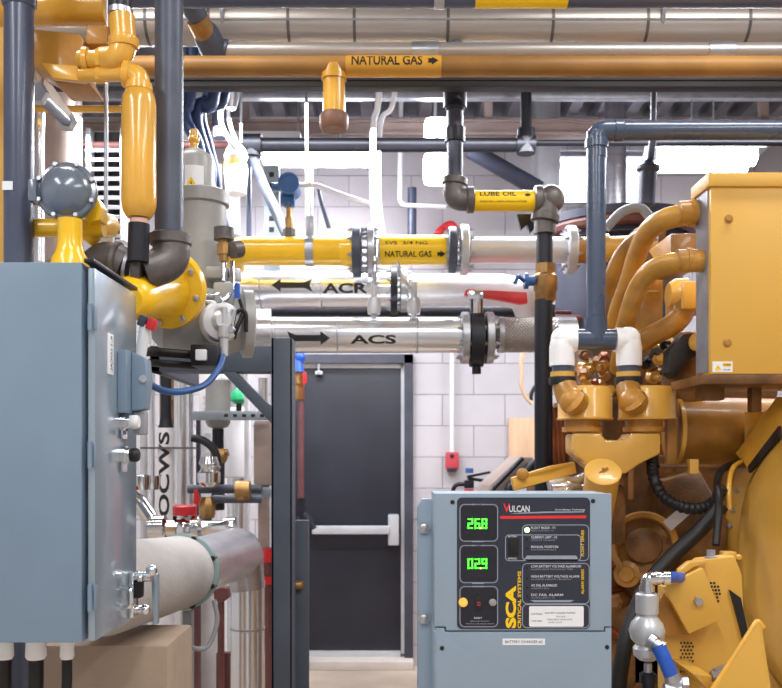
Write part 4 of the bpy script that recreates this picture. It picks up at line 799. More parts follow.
for q_ in ((175,520),(186,520),(197,520)): MB().cyl(P(q_[0],516,3.6), P(q_[0]-3 if q_[0] < 180 else q_[0]+2,540,3.6), .008, seg=10).out('yoke_arm', 'ink', t)
MB().lathe(P(165,528,3.6), X, [(-.06,.05),(0,.052),(.01,.035),(.1,.035),(.11,.05),(.14,.05),(.15,.03),(.22,.03),(.25,.045),(.28,.045)], 28).ball(P(186,530,3.6), .05).out('valve_body', 'chrome', t)
MB().cyl(P(190,517,3.6), P(190,545,3.6), .025).out('bonnet', 'silverpaint', t)
t = T('silver_hose_fitting', 'bright silver angled fitting just right of the enclosure edge', 'fitting', P(146,520,3.2))
MB().tube([P(132,498,3.2), P(140,503,3.2), P(150,518,3.2)], .03, .03, 14).lathe(P(141,484,3.2), Z, [(-.02,.03),(0,.035),(.03,.035),(.035,.02)], 12).lathe(P(151,484,3.25), Z, [(-.02,.03),(0,.035),(.03,.035)], 12).out('fitting_body', 'chrome', t)
MB().cyl(P(131,500,3.15), P(131,488,3.15), .012).out('red_sleeve', 'red', t)
# white uprights behind the yellow gas main's left end
for i, (px, y0, y1, r_, m_, lab) in enumerate(((233,150,235,7,'whitec','broad white pipe right of the navy cables'), (249,150,237,2.6,'duct','thin dark rod left of the slanting grey pipe'), (218,165,232,4,'silverpaint','silver tube beside the navy cables'), (311,160,222,2.2,'galv','thin rod behind the white conduit'))):
    Yd = 5.0+.1*i; vpipe(px, y0, y1, S(r_,Yd), Yd, m_, 'upright_pipe', lab)
t = T('slotted_strut', 'upright slotted strut behind the slanting grey pipe', 'strut', P(271,270,5.0))
MB().bp(264,165,279,274,5.0,.05).out('channel', 'strut', t)
for k in range(9): MB().bp(269,172+k*11,274,177+k*11,4.997,.01,.0).out('slot', 'ink', t)
o = MB().lathe(P(236,190,4.4), Z, [(-.02,.05),(.1,.06),(.14,.05),(.16,.06),(.2,.045),(.23,.02)], 20).out('amber_sensor', 'whitec'); tag(o, 'white sensor body with amber top below the black tee', 'sensor')
MB().lathe(P(235,176,4.4), Z, [(0,.05),(.05,.058),(.1,.045),(.105,.02)], 20).out('amber_cap', 'cat2', o)
# ================================================================ battery charger
Yh = 2.1
def h(px, py, dy=0): return P(px, py, Yh)+V((0, dy, 0))
t = T('battery_charger', 'grey battery charger with black control panel and green digits', 'battery charger', P(523,760,Yh+.1))
body = MB().bp(434,631,611.5,760,Yh+.006,.2,.003).bp(435,494,611.5,640,Yh+.012,.19,.003).out('case', 'charger', t)
cov = MB().prism([h(434.5,493.5), h(611.5,493.5), h(611.5,626.5), h(604,626.5), h(604,630.5), h(446,630.5), h(446,626.5), h(434.5,626.5)], (0,.012,0), .0012).out('front_cover', 'charger', t)
low = MB().prism([h(436,628), h(444.5,628), h(444.5,632), h(605.5,632), h(605.5,628), h(611.5,628), h(611.5,760), h(436,760)], (0,.012,0), .0012).out('lower_cover', 'charger', t)
for q in ((452.5,502,cov),(593,501,cov),(442,648,low),(607,647,low),(442,740,low),(607,740,low)):
    MB().lathe(h(q[0],q[1],.0), -Yv, [(0,.0052),(.002,.005),(.003,.003)], 14).out('screw', 'ink', q[2])
def rr(x0, y0, x1, y1, r, n=5):   # rounded rectangle in pixel rows of the panel
    out = []
    for cx, cy, a0 in ((x1-r,y0+r,-90),(x1-r,y1-r,0),(x0+r,y1-r,90),(x0+r,y0+r,180)):
        for k in range(n+1): a = math.radians(a0+90*k/n); out.append((cx+r*math.cos(a), cy+r*math.sin(a)))
    return out
def slab(mb, pts, dy, th=.0008): return mb.prism([h(x, y, dy) for x, y in pts], (0, th, 0))
def loopstrip(mb, pts, wd, dy):
    n = len(pts); inner = []
    for i in range(n):
        a, b, c = V((*pts[i-1],0)), V((*pts[i],0)), V((*pts[(i+1) % n],0)); d = (c-a).normalized(); nn = V((-d.y, d.x, 0)); inner.append((b.x+nn.x*wd, b.y+nn.y*wd))
    tt = bmesh.new(); A = [tt.verts.new(h(x, y, dy)) for x, y in pts]; B_ = [tt.verts.new(h(x, y, dy)) for x, y in inner]
    for i in range(n): tt.faces.new((A[i], A[(i+1) % n], B_[(i+1) % n], B_[i]))
    return mb.merge(tt)
pn = slab(MB(), rr(457,497.5,590,629,5), -.0012, .0012).out('control_panel', 'panel', cov)
lines = MB()
for a in ((459.5,504,498,541.5),(459.5,545,498,583),(459.5,586,498,627)): loopstrip(lines, rr(*a, 5), .8, -.0016)
loopstrip(lines, rr(522,524.5,589,561,5), .8, -.0016); loopstrip(lines, rr(505,534.5,581,561,4), .8, -.0016)
loopstrip(lines, rr(522,563,589.5,604,5), .8, -.0016); loopstrip(lines, rr(522,604,589.5,628,5), .8, -.0016)
for y in (504.3, 545.3, 586.3, 541.3, 583): slab(lines, [(472,y-.5),(484,y-.5),(484,y+.7),(472,y+.7)], -.002)
slab(lines, [(527,555.5),(576,555.5),(578,559),(524,559)], -.002); slab(lines, [(530,600),(574,600),(570,602),(534,602)], -.002)
lines.out('outline', 'ltgrey', pn)
wn = MB()
for a in ((461,506,496.5,540),(461,547,496.5,581),(461,588,496.5,625.5)): slab(wn, rr(*a, 4), -.0016)
wn.out('display_window', 'panel2', pn)
SEG = {'0':'abcdef','2':'abged','6':'afgedc','8':'abcdefg','9':'abcdfg'}
def digits(s_, x0, y0, x1, y1, dot):
    m = MB(); n = len(s_); w_ = (x1-x0)/n; th = 1.5
    for i, ch in enumerate(s_):
        a, b = x0+i*w_+.7, x0+(i+1)*w_-1.2; ym = (y0+y1)/2; th = 1.15
        R_ = {'a':(a,y0,b,y0+th),'d':(a,y1-th,b,y1),'g':(a,ym-th/2,b,ym+th/2),'f':(a,y0,a+th,ym),'e':(a,ym,a+th,y1),'b':(b-th,y0,b,ym),'c':(b-th,ym,b,y1)}
        for k in SEG[ch]: q = R_[k]; slab(m, [(q[0],q[1]),(q[2],q[1]),(q[2],q[3]),(q[0],q[3])], -.0026)
    m.out('digits', 'led', pn); q = dot; slab(MB(), [(q-.7,y1-1.2),(q+.7,y1-1.2),(q+.7,y1+.3),(q-.7,y1+.3)], -.003).out('decimal_point', 'ledy', pn)
digits('268', 467, 518.5, 488, 528.5, 480.5); digits('029', 467, 558.5, 488, 568.5, 480.5)
def htext(m, s_, x0, y0, x1, y1, name='lettering', mm='printw', bold=.01, dy=-.0022): MB().text(s_, S(x1-x0,Yh), S(y1-y0,Yh), plane(h(x0,y1,dy)), bold=bold).out(name, mm, m)
def vtext(m, s_, x0, y0, x1, y1, name='lettering', mm='printy', bold=.01, dy=-.0022):  # reads upwards
    o_ = h(x1, y1, dy); MB().text(s_, S(y1-y0,Yh), S(x1-x0,Yh), lambda u, v: o_+Z*u-X*v, bold=bold).out(name, mm, m)
htext(pn, 'V', 503, 503.5, 510, 512, mm='printr', bold=.02); htext(pn, 'ULCAN', 509, 505.5, 529.5, 512, bold=.02)
sw = MB(); slab(sw, [(509,514),(520,512.5),(545,511.5),(584,511.3),(584,512.3),(545,513),(520,513.6)], -.002); sw.out('swoosh', 'ltgrey', pn)
slab(MB(), [(500,516),(586,515.4),(586,518.2),(500,518.8)], -.002).out('red_stripe', 'printr', pn)
htext(pn, 'Smart Battery Technology', 555, 508.8, 585, 510.8)
for s1, s2, y, x1 in (('FLOAT MODE - V1','MODE FLOTTANT - V1',526.5,555), ('CURRENT LIMIT - V2','LIMITE DE COURANT',536,557), ('MANUAL POSITION','POSITION MANUELLE',545.5,558)):
    htext(pn, s1, 531, y, x1, y+2.4); htext(pn, s2, 531, y+3.3, x1-2, y+4.8, mm='ltgrey', bold=0)
for s1, s2, y, x1 in (('LOW BATTERY VOLTAGE ALARM/LVD','ALARME BASSE TENSION BATTERIE',565,581), ('HIGH BATTERY VOLTAGE ALARM','ALARME HAUTE TENSION',575,579), ('AC FAIL ALARM/LED','ALARME DEFAUT RESEAU',584,557), ('DC FAIL ALARM','ALARME DEFAUT CC',593.5,563)):
    htext(pn, s1, 531, y, x1, y+2.4); htext(pn, s2, 531, y+3.4, x1-8, y+4.9, mm='ltgrey', bold=0)
vtext(pn, 'SCA', 505.5, 585.5, 516, 628, bold=.05); vtext(pn, 'CRITICAL SYSTEMS', 517.5, 571, 521, 628, bold=.02)
vtext(pn, 'FLOAT SERIES', 581, 530, 583.8, 556); vtext(pn, 'ALARM SERIES', 581, 569, 583.8, 594)
for y in (530, 539, 548, 568, 578, 587, 596): MB().lathe(h(527,y,-.001), -Yv, [(0,.0026),(.002,.0024)], 12).out('indicator', 'ledw' if y == 530 else 'ink', pn) if y != 530 else MB().lathe(h(527,y,-.001), -Yv, [(0,.0062),(.003,.0055),(.004,.003)], 16).out('indicator_lamp', 'ledw', pn)
MB().bp(508.5,538,518.5,556,Yh-.004,.004,.001).bp(511,541.5,516,552,Yh-.008,.006,.001).out('rocker_switch', 'ink', pn)
MB().bp(475,596,482,610,Yh-.005,.005,.001).out('breaker', 'ink', pn); MB().bp(477,602,480.5,603.2,Yh-.0056,.001).bp(477,604.5,480.5,605.7,Yh-.0056,.001).out('breaker_mark', 'redpull', pn)
htext(pn, 'BATTERY', 508, 535.5, 517, 537.3); htext(pn, 'MANUAL', 508, 557.5, 517, 559.3)
htext(pn, 'RESET', 474, 617, 482, 618.6); htext(pn, 'SERIES 24V INPUT PROTECTION', 470, 620.5, 489, 621.6, mm='ltgrey'); htext(pn, 'SURVEY ALL DISPLAYS EACH MONTH', 466, 623, 494, 624.2, mm='ltgrey')
htext(pn, 'VOLTAGE', 475, 503.6, 482, 505, mm='ink'); htext(pn, 'CURRENT', 475, 544.6, 482, 546, mm='ink')
MB().lathe(h(463,602), -Yv, [(0,.0105),(.008,.0105),(.011,.008)], 24).out('amber_lamp', 'amber', pn)
MB().lathe(h(492.5,602), -Yv, [(0,.0085),(.008,.0085),(.009,.006)], 24).lathe(h(492.5,602,-.009), -Yv, [(0,.004),(.004,.004)], 12).out('grey_button', 'greyb', pn)
lb = slab(MB(), rr(529,606,583.5,626.5,1.5), -.0022).out('rating_label', 'paper', pn)
for s_, x0, y0, x1 in (('BATTERY CHARGER RATING',545,612,575),('24 V 10 A',556,615.5,565),('MODEL INPUT 120 VAC 60 HZ',547,618.5,572),('OUTPUT 10 A DC',548,621.5,562),('LISTED',531,613,542),('TESTED',531,620,542)): htext(lb, s_, x0, y0, x1, y0+1.5, mm='ductdark', bold=0, dy=-.0028)
lb = slab(MB(), [(502.5,638.5),(545,638.5),(545,645),(502.5,645)], -.001, .001).out('name_strip', 'paper', low)
htext(lb, 'BATTERY CHARGER #2', 505, 640.3, 542.5, 643.2, mm='ductdark', dy=-.0016, bold=0)
MB().cyl(h(612,520,.05), h(614.5,520,.05), .012).box(h(613.5,520,.05), (.006,.02,.045), None, .002).out('side_clip', 'paper', t)
# stand behind the charger
t = T('strut_stand', 'grey strut channel standing at the left of the battery charger', 'strut', V((P(424,0,2.3).x,2.3,0)))
zs_ = P(0,499,2.26).z; xx = P(427,0,2.26).x
MB().prism([(P(417.5,0,2.26).x,2.26,0), (P(436,0,2.26).x,2.26,0), (P(436,0,2.26).x,2.26,zs_), (P(422,0,2.26).x,2.26,zs_), (P(417.5,0,2.26).x,2.26,zs_-.02)], (0,.05,0), .002).out('channel', 'strut' if False else 'charger', t)
for py in (527.5, 618): MB().lathe(P(424,py,2.26), -Yv, [(0,.017),(.003,.017),(.003,.011),(.014,.011),(.016,.008)], 6).out('bolt', 'galv', t)
MB().box((xx,2.34,.006), (.16,.16,.012)).out('foot_plate', 'galv', t)
MB().box((P(580,0,2.3).x,2.34,zs_/2-.02), (.05,.05,zs_-.06)).box(((P(580,0,2.3).x+xx)/2,2.34,zs_-.3), (.36,.045,.045)).out('rear_channel', 'galv', t)
# ================================================================ slate blue coated pipe with white elbows
Yq = 3.0; rq = S(9.6, Yq)
t = T('coated_pipe', 'slate blue coated pipe with tee and two white elbows over the engine', 'pipe', P(596,370,Yq))
MB().cyl(P(596,132,Yq), P(596,336,Yq), rq, seg=28).out('vertical_pipe', 'pvc', t)
zz = P(0,130,Yq).z
MB().cyl(P(610,130.5,Yq), (XR-.01, Yq, zz), rq, seg=28).out('horizontal_pipe', 'pvc', t)
e = MB(); e.tube([P(596.5,158,Yq), P(596.5,130.5,Yq), P(618,130.5,Yq)], rq*1.06, .075, 28, 10).lathe(P(596.5,149,Yq), Z, [(0,rq*1.0),(.003,rq*1.2),(.03,rq*1.2),(.034,rq)], 28).lathe(P(613,130.5,Yq), X, [(0,rq*1.0),(.003,rq*1.14),(.03,rq*1.14),(.034,rq)], 28).out('elbow', 'pvc', t)
e = MB().cyl(P(572,339.5,Yq), P(614,339.5,Yq), S(10.5,Yq), seg=28).cyl(P(596,340,Yq), P(596,318,Yq), S(11.3,Yq), seg=28).out('tee', 'pvc', t)
for px, sg, lab in ((563,1,None),(628,-1,None)):
    e = MB().tube([P(px+sg*13,340,Yq), P(px-sg*1,340,Yq), P(px-sg*1,360,Yq)], S(12.2,Yq), .022, 28, 10).cyl(P(px-sg*1,346,Yq), P(px-sg*1,366,Yq), S(12.6,Yq), seg=28).ball(P(px,339,Yq), S(12.3,Yq)).out('white_elbow', 'whitep', t)
    c = P(px-sg*.5,366,Yq)
    MB().cyl(c, c+V((0,0,-S(7,Yq))), S(10.5,Yq), seg=24).out('pipe_end', 'pvc', t)
    MB().cyl(c+V((0,0,-S(6,Yq))), c+V((0,0,-S(11,Yq))), S(12,Yq), seg=24).out('yellow_collar', 'cat', t)
    u = MB().lathe(c+V((0,0,-S(11,Yq))), -Z, [(0,S(13.5,Yq)),(S(3,Yq),S(14,Yq)),(S(8,Yq),S(13.4,Yq))], 14).out('black_collar', 'ink', t)
# ================================================================ the engine
t = T('diesel_engine', 'large ochre diesel engine filling the space right of the charger', 'engine', V((P(660,0,3.6).x, 3.6, 0)))
E = t
def eb(name, m, *a, bev=.008, **k): return MB().bp(*a, bev).out(name, m, E)
# filter housings
for i, (x0, x1, Yf) in enumerate(((558,612,3.02),(619,675,3.02))):
    cx = (x0+x1)/2; r = S((x1-x0)/2, Yf); cy = P(cx, 420, Yf+.02)
    f = MB().lathe(cy, Z, [(0,r*.8),(.0,r*1.02),(.005,r*1.04),(.01,r),(S(30,Yf),r),(S(33,Yf),r*.93),(S(34,Yf),r*.5)], 36).out('filter_housing', 'cat', E)
    MB().lathe(P(cx-3,432,Yf+.02), Z, [(0,r*.72),(.0,r*.74),(S(5,Yf),r*.74),(S(5,Yf),r*.66),(S(12,Yf),r*.66)], 32).out('housing_foot', 'cat2', f)
    q0 = P(cx-19+ (0 if i == 0 else 2),376,Yq); 
    q0 = P(564 if i == 0 else 628, 384, Yq); q1 = P(574 if i == 0 else 634, 401, 2.93)
    MB().tube([q0, q0+(q1-q0)*.5+V((-.005,0,-.01)), q1, q1+V((.02,.05,-.004))], [S(12,Yq),S(12,Yq),S(13,Yq),S(13,Yq)], 0, 24).ball(q1+V((0,.02,0)), S(13.5,Yq)).out('inlet_elbow', 'brown' if False else 'cat2', f)
# manifold yoke
Ym = 3.0
up = [(573,433),(601,433),(606,440),(628,440),(632,433),(661,433),(661,454),(640,464),(626,474),(601,474),(588,466),(573,452)]
MB().prism([P(x_,y_,Ym-.03) for x_,y_ in up], (0,.14,0), .012).out('manifold_yoke', 'cat', E)
MB().cyl(P(587,444,Ym+.04), P(587,431,Ym+.04), S(15,Ym)).cyl(P(646,444,Ym+.04), P(646,431,Ym+.04), S(15,Ym)).out('manifold_rings', 'cat', E)
a = P(603,472,2.86); ax = V((-.05,-.62,.62)).normalized()
c_ = MB().lathe(a-ax*.26, ax, [(0,S(17,2.9)),(.25,S(17,2.9)),(.252,S(18,2.9)),(.262,S(18,2.9)),(.264,S(16,2.9))], 36).out('filter_canister', 'cat', E)
u_, w_, _ = frame_of(ax)
MB().box(a+ax*.006, (.035,.008,.008), Matrix.Rotation(-.6,3,'Y'), .002).box(a+ax*.006, (.008,.008,.02), None, .002).out('drain_boss', 'cat2', c_)
MB().bp(593,485,627,545,3.05,.2,.02).bp(628,462,634,500,2.98,.05,.006).bp(613,470,633,478,3.0,.1,.006).out('canister_bracket', 'catd', E)
# arm to the left
MB().prism([P(512,478,2.75), P(552,466,2.85), P(575,462,3.0), P(577,474,3.0), P(552,480,2.85), P(515,491,2.75)], (0,.05,0), .004).out('support_arm', 'cat', E)
MB().lathe(P(522,474,2.78), (0,-1,0), [(0,.018),(.02,.018),(.024,.012)], 16).out('arm_pin', 'cat2', E)
# aftercooler drum
Yd = 3.15
MB().cyl(P(671,430,Yd), P(790,432,Yd), S(33,Yd), seg=48).out('aftercooler_drum', 'cat2', E)
MB().lathe(P(672,430,Yd), X, [(0,S(30,Yd)),(0,S(35,Yd)),(.014,S(35,Yd)),(.014,S(33,Yd))], 48).out('drum_rim', 'cat', E)
eb('side_plate', 'cat2', 667,393,677,473,3.05,.03); eb('lower_rail', 'catd', 660,464,745,468,3.0,.06); MB().bp(690,459,699,474,2.98,.04,.004).out('rail_clip', 'cat', E)
eb('tab_plate', 'cat', 746,411,768,446,3.0,.02)
# block wall behind everything
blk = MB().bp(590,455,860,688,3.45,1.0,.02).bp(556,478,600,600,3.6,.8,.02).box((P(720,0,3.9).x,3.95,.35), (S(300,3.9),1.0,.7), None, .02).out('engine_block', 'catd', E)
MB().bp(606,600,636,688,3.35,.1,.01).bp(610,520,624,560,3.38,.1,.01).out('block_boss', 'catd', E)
q = P(644,546,3.3)
MB().lathe(q, (-.35,-1,.25), [(0,S(33,3.4)),(.03,S(33,3.4)),(.035,S(31,3.4)),(.03,S(27,3.4)),(.0,S(26,3.4)),(.0,.01)], 40).out('round_cover', 'cat2', E)
MB().lathe(q, (-.35,-1,.25), [(-.02,S(18,3.4)),(.02,S(17,3.4)),(.03,S(8,3.4))], 24).out('cover_boss', 'catd', E)
MB().lathe(P(628,574,3.3), (-.4,-1,.1), [(-.06,S(13,3.3)),(.03,S(13,3.3)),(.035,S(8,3.3)),(.05,S(7,3.3))], 24).out('round_plug', 'cat2', E)
MB().lathe(P(620,600,3.3), (-.6,-1,.0), [(-.06,S(8,3.3)),(.06,S(8,3.3)),(.07,S(5,3.3))], 6).out('large_nut', 'catd', E)
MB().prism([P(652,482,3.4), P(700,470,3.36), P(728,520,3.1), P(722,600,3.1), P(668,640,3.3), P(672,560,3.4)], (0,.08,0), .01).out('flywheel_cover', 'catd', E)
ra, rb = P(662,525,3.2), P(688,507,3.15)
MB().prism([P(663,522,3.18), P(681,507,3.18), P(690,514,3.18), P(671,531,3.18)], (0,.004,0)).out('serial_plate', 'alud', E)
for s_ in ((608,566,640,562),(604,588,622,590),(607,628,625,640)): MB().cyl(P(s_[0],s_[1],3.3), P(s_[2],s_[3],3.35), .018, seg=10).out('fuel_line', 'copper', E)
# upper engine: heads, valve covers, exhaust, brackets
MB().bp(625,290,662,340,3.7,.5,.02).bp(644,272,664,330,3.8,.5,.02).out('valve_cover', 'cat2', E)
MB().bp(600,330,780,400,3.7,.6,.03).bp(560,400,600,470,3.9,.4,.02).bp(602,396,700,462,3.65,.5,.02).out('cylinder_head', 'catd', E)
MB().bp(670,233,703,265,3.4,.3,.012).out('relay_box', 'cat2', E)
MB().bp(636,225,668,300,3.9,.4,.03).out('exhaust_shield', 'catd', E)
MB().cyl(P(600,248,3.9), P(655,246,3.9), S(11,3.9)).lathe(P(598,248,3.9), X, [(0,S(14,3.9)),(.04,S(14,3.9))], 24).out('coolant_pipe', 'cat', E)
MB().bp(683,281,712,309,2.95,.2,.01).lathe(P(683,295,3.02), -X, [(-.01,S(17,3.0)),(.03,S(16,3.0)),(.05,S(12,3.0))], 28).out('pump_housing', 'cat', E)
MB().lathe(P(683,392,3.15), (0,-.3,1), [(-.1,S(20,3.1)),(.0,S(22,3.1)),(.06,S(22,3.1)),(.12,S(16,3.1)),(.16,S(14,3.1))], 32).out('turbo_housing', 'catd', E)
MB().prism([P(683,334,3.0), P(706,330,3.0), P(706,352,3.0), P(688,360,3.0), P(676,378,3.0), P(668,372,3.0), P(670,350,3.0)], (0,.08,0), .008).out('dark_bracket', 'ink', E)
MB().lathe(P(700,342,2.95), (-1,-.6,0), [(-.03,S(9,3)),(.02,S(9,3)),(.03,S(5,3))], 20).out('bracket_cap', 'cat', E)
rnd = random.Random(5)
for k in range(26):   # small castings, nuts and lines in the gap between the white elbows
    px, py = rnd.uniform(577,612), rnd.uniform(352,408); Yz = rnd.uniform(3.35,3.6)
    MB().lathe(P(px,py,Yz), V((rnd.uniform(-1,1),-1,rnd.uniform(-1,1))), [(0,.022),(.03,.022),(.03,.012),(.06,.012)], rnd.choice((6,12))).out('fitting', rnd.choice(('cat','copper','catd','cat2')), E)
for k in range(24):
    px, py = rnd.uniform(642,690), rnd.uniform(338,388); Yz = rnd.uniform(3.3,3.6)
    MB().lathe(P(px,py,Yz), V((rnd.uniform(-1,1),-1,rnd.uniform(-1,1))), [(0,.024),(.03,.024),(.03,.012),(.07,.012)], rnd.choice((6,12))).out('fitting', rnd.choice(('cat','catd','catd','ink','cat2')), E)
for k in range(7):
    px = 548+k*4.6 if k < 4 else 575+k*5; Yz = 3.75
    MB().tube([P(px-4,408,Yz), P(px,430,Yz), P(px+1,450,Yz), P(px+3,474,Yz)], .022, .05, 10).out('injector_line', 'copper', E)
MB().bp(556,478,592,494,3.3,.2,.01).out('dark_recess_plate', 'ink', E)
MB().tube([P(548,484,3.1), P(560,482,3.1), P(573,486,3.1), P(592,478,3.15)], .03, .05, 14).tube([P(552,492,3.05), P(566,491,3.05), P(580,490,3.1)], .026, .04, 14).out('silver_wrapped_hose', 'alu', E)
# conduits off the control box
def flex(pts, r, name, lab, m='cat2', ribs=None, mm=None):
    o = MB().tube([P(*p_) for p_ in pts], r, 0, 18, sp=True, ribs=ribs).out(name, m); tag(o, lab, 'conduit'); return o
o = flex([(712,213,2.8),(690,214,2.8),(664,220,2.85),(648,232,2.95),(637,255,3.1),(628,285,3.2),(618,312,3.35),(612,345,3.5)], .034, 'flexible_conduit', 'upper ochre conduit curving out of the control box', 'cond')
MB().cyl(P(712,213,2.8), P(694,213,2.8), S(12,2.8)).lathe(P(694,213,2.8), -X, [(0,S(13.5,2.8)),(.016,S(13.5,2.8)),(.016,S(12,2.8)),(.05,S(11.5,2.8))], 20).out('conduit_fitting', 'cat2', o)
o = flex([(712,261,2.75),(688,262,2.75),(664,265,2.8),(648,274,2.85),(637,290,2.95),(628,315,3.1),(622,342,3.3),(618,370,3.4)], .032, 'flexible_conduit', 'lower ochre conduit curving out of the control box', 'cond')
MB().cyl(P(712,260,2.75), P(690,260,2.75), S(10.5,2.75)).lathe(P(690,260,2.75), -X, [(0,S(12,2.75)),(.012,S(12,2.75)),(.012,S(10.5,2.75)),(.04,S(10.5,2.75))], 20).out('conduit_fitting', 'cat2', o)
flex([(650,262,3.4),(630,268,3.45),(614,282,3.5),(609,305,3.5),(613,330,3.5)], .042, 'flexible_conduit', 'shadowed ochre hose looping low beside the slate blue pipe', 'catd')
flex([(655,232,3.3),(634,242,3.35),(620,258,3.4),(611,280,3.45),(606,300,3.5)], .03, 'flexible_conduit', 'thin ochre conduit looping behind the upper one', 'cat2')
flex([(684,300,3.0),(682,315,3.0),(670,326,3.0),(655,334,3.05),(640,342,3.1)], .036, 'flexible_conduit', 'short ochre hose dropping from the round pump housing', 'cat2')
flex([(652,220,3.8),(640,208,3.8),(622,212,3.8),(606,228,3.8)], .02, 'grey_hose', 'pale grey hose arching behind the slate blue pipe', 'cable')
o = flex([(652,455,3.05),(654,478,3.0),(664,497,2.98),(682,507,2.95),(702,508,2.9),(716,500,2.88),(722,488,2.9)], .019, 'corrugated_hose', 'black corrugated hose sagging across the ochre engine side', 'rubber', ribs=(.012,.0022)); o['category'] = 'hose'
o = flex([(722,505,2.85),(700,530,2.85),(672,556,2.83),(650,582,2.8),(635,612,2.78),(624,650,2.75),(618,700,2.75),(616,800,2.75)], .024, 'thick_black_hose', 'thick black hose slanting down the engine toward the charger', 'rubber'); o['category'] = 'hose'
o = flex([(756,458,3.15),(742,461,3.05),(722,470,2.95),(717,485,2.9),(719,505,2.8),(716,545,2.75)], .012, 'black_cable', 'black cable bending down beside the round housing rim', 'rubber'); o['category'] = 'cable'
o = flex([(754,457,3.1),(744,460,3.02),(733,468,2.95),(729,486,2.9),(729,510,2.88)], .008, 'steel_fuel_line', 'thin ochre tube bending beside the round housing rim', 'gasold'); o['category'] = 'tube'
# control box
Yb_ = 2.68
t = T('control_box', 'big ochre sheet metal control box at the upper right', 'control box', P(760,375,Yb_+.1))
b_ = MB().bp(711,186,850,374,Yb_,.13,.004).out('box_body', 'catbox', t)
MB().bp(708.5,172,850,186,Yb_-.01,.16,.004).out('box_lid', 'catbox', t)
MB().box((P(711,0,Yb_).x-.002, Yb_+.07, P(0,279,Yb_).z), (.004, .1, S(184,Yb_))).out('side_gasket', 'frosteel', t)
MB().bp(702,374,850,384,Yb_-.0,.3,.004).bp(700,384,725,400,Yb_+.15,.05,.004).bp(752,384,762,412,Yb_+.15,.04,.004).out('mounting_rail', 'catd', t)
for px, py in ((728.5,219),(727,343)): MB().lathe(P(px,py,Yb_), -Yv, [(0,.013),(.002,.013),(.003,.009),(.008,.008)], 20).out('cover_screw', 'cat2', t)
wl = MB().bp(712.5,361.5,732.5,372,Yb_-.001,.001).out('warning_label', 'paper', b_)
tri(plane(P(718,368,Yb_-.0018)), S(3.4,Yb_)).out('warning_triangle', 'printy', wl)
MB().poly([(0,0),(S(8,Yb_),0),(S(8,Yb_),S(3.5,Yb_)),(0,S(3.5,Yb_))], plane(P(723,366.5,Yb_-.0018))).out('warning_field', 'label', wl)
MB().text('WARNING', S(8,Yb_), S(1.6,Yb_), plane(P(723,365.5,Yb_-.0022))).text('STOP', S(7,Yb_), S(1.4,Yb_), plane(P(723.5,370.5,Yb_-.0022))).out('lettering', 'ink', wl)
MB().poly([(0,0),(.001,.003),(.0,.003),(.001,.006),(-.0014,.003),(-.0004,.003)], plane(P(718,368.5,Yb_-.0022))).out('bolt_sign', 'ink', wl)
MB().prism([P(700,192,3.1), P(712,182,3.1), P(712,196,3.1)], (0,.2,0)).out('gusset', 'ink', t)
# dark gear behind
t = T('exhaust_silencer', 'dark round flanged gear behind the slate blue pipe', 'silencer', P(600,330,4.4))
MB().lathe(P(618,352,4.5), Z, [(0,S(62,4.5)),(.45,S(62,4.5)),(.46,S(55,4.5)),(.52,S(55,4.5)),(.53,S(64,4.5)),(.56,S(64,4.5)),(.565,S(50,4.5)),(.6,S(50,4.5)),(.6,S(78,4.5)),(.64,S(78,4.5)),(.65,S(60,4.5)),(.68,S(30,4.5))], 40).out('silencer_body', 'ductdark', t)
MB().torus(P(618,236,4.5)+V((0,0,0)), Z, S(72,4.5), .03, 40).out('red_ring', 'rust', t)
o = MB().cyl(P(555,318,4.3), P(600,318,4.3), .015).cyl(P(555,312,4.35), P(600,313,4.35), .01).out('red_tubes', 'rust'); tag(o, 'two thin red-brown tubes behind the white elbow', 'tubes')
o = MB().cyl(P(575,250,4.02), P(600,250,4.02), S(13,4.0)).out('yellow_stub', 'cat2'); tag(o, 'ochre pipe stub right of the last silver flange', 'pipe')
t = T('pendant_unit', 'dark blue cylinder unit hanging below the slate blue pipe', 'pendant', P(645,205,3.9))
MB().lathe(P(646,207,3.9)+V((0,0,0)), V((.06,0,1)), [(-.03,.012),(.0,.016),(.01,.036),(.15,.038),(.16,.05),(.175,.05),(.18,.03),(.2,.022)], 24).out('unit_body', 'ductdark', t)
MB().cyl(P(650,160,3.9), P(653,140,3.9), .016).cyl(P(653,144,3.9), V((P(656,0,3.9).x, 3.9, CZ)), .012).out('unit_stem', 'ductdark', t)
# ================================================================ round generator housing
hc = P(843,570,2.6); A = V((math.sin(math.radians(76)), math.cos(math.radians(76)), 0)); R = S(195,2.6)
t = T('generator_housing', 'huge round ochre housing at the lower right', 'generator', V((hc.x, hc.y, 0)))
hb = MB().lathe(hc, A, [(-.10,.05),(-.098,.2),(-.085,R*.6),(-.06,R*.74),(-.03,R*.80),(-.002,R*.825),(0,R*.83),(.0,R*.85),(-.012,R*.855),(-.012,R*.985),(.0,R),(.10,R),(.104,R*.96),(.5,R*.96)], 96).out('housing_shell', 'cat', t)
MB().lathe(hc, A, [(-.004,R*.825),(-.004,R*.852),(.02,R*.852)], 96).out('rim_seam', 'brown', t)
u_, w_, _ = frame_of(A)
def rimp(deg, rad, off=0): a_ = math.radians(deg); return hc+(Yv*(A.x)-X*A.y)*math.cos(a_)*rad*1.0+Z*math.sin(a_)*rad-A*off
for dg in (172,165,160): pass
for dg in (10,16,24,-8,-20): MB().lathe(rimp(dg, R*.92, .012), -A, [(0,.009),(.012,.009),(.014,.006)], 6).out('rim_bolt', 'galv', t)
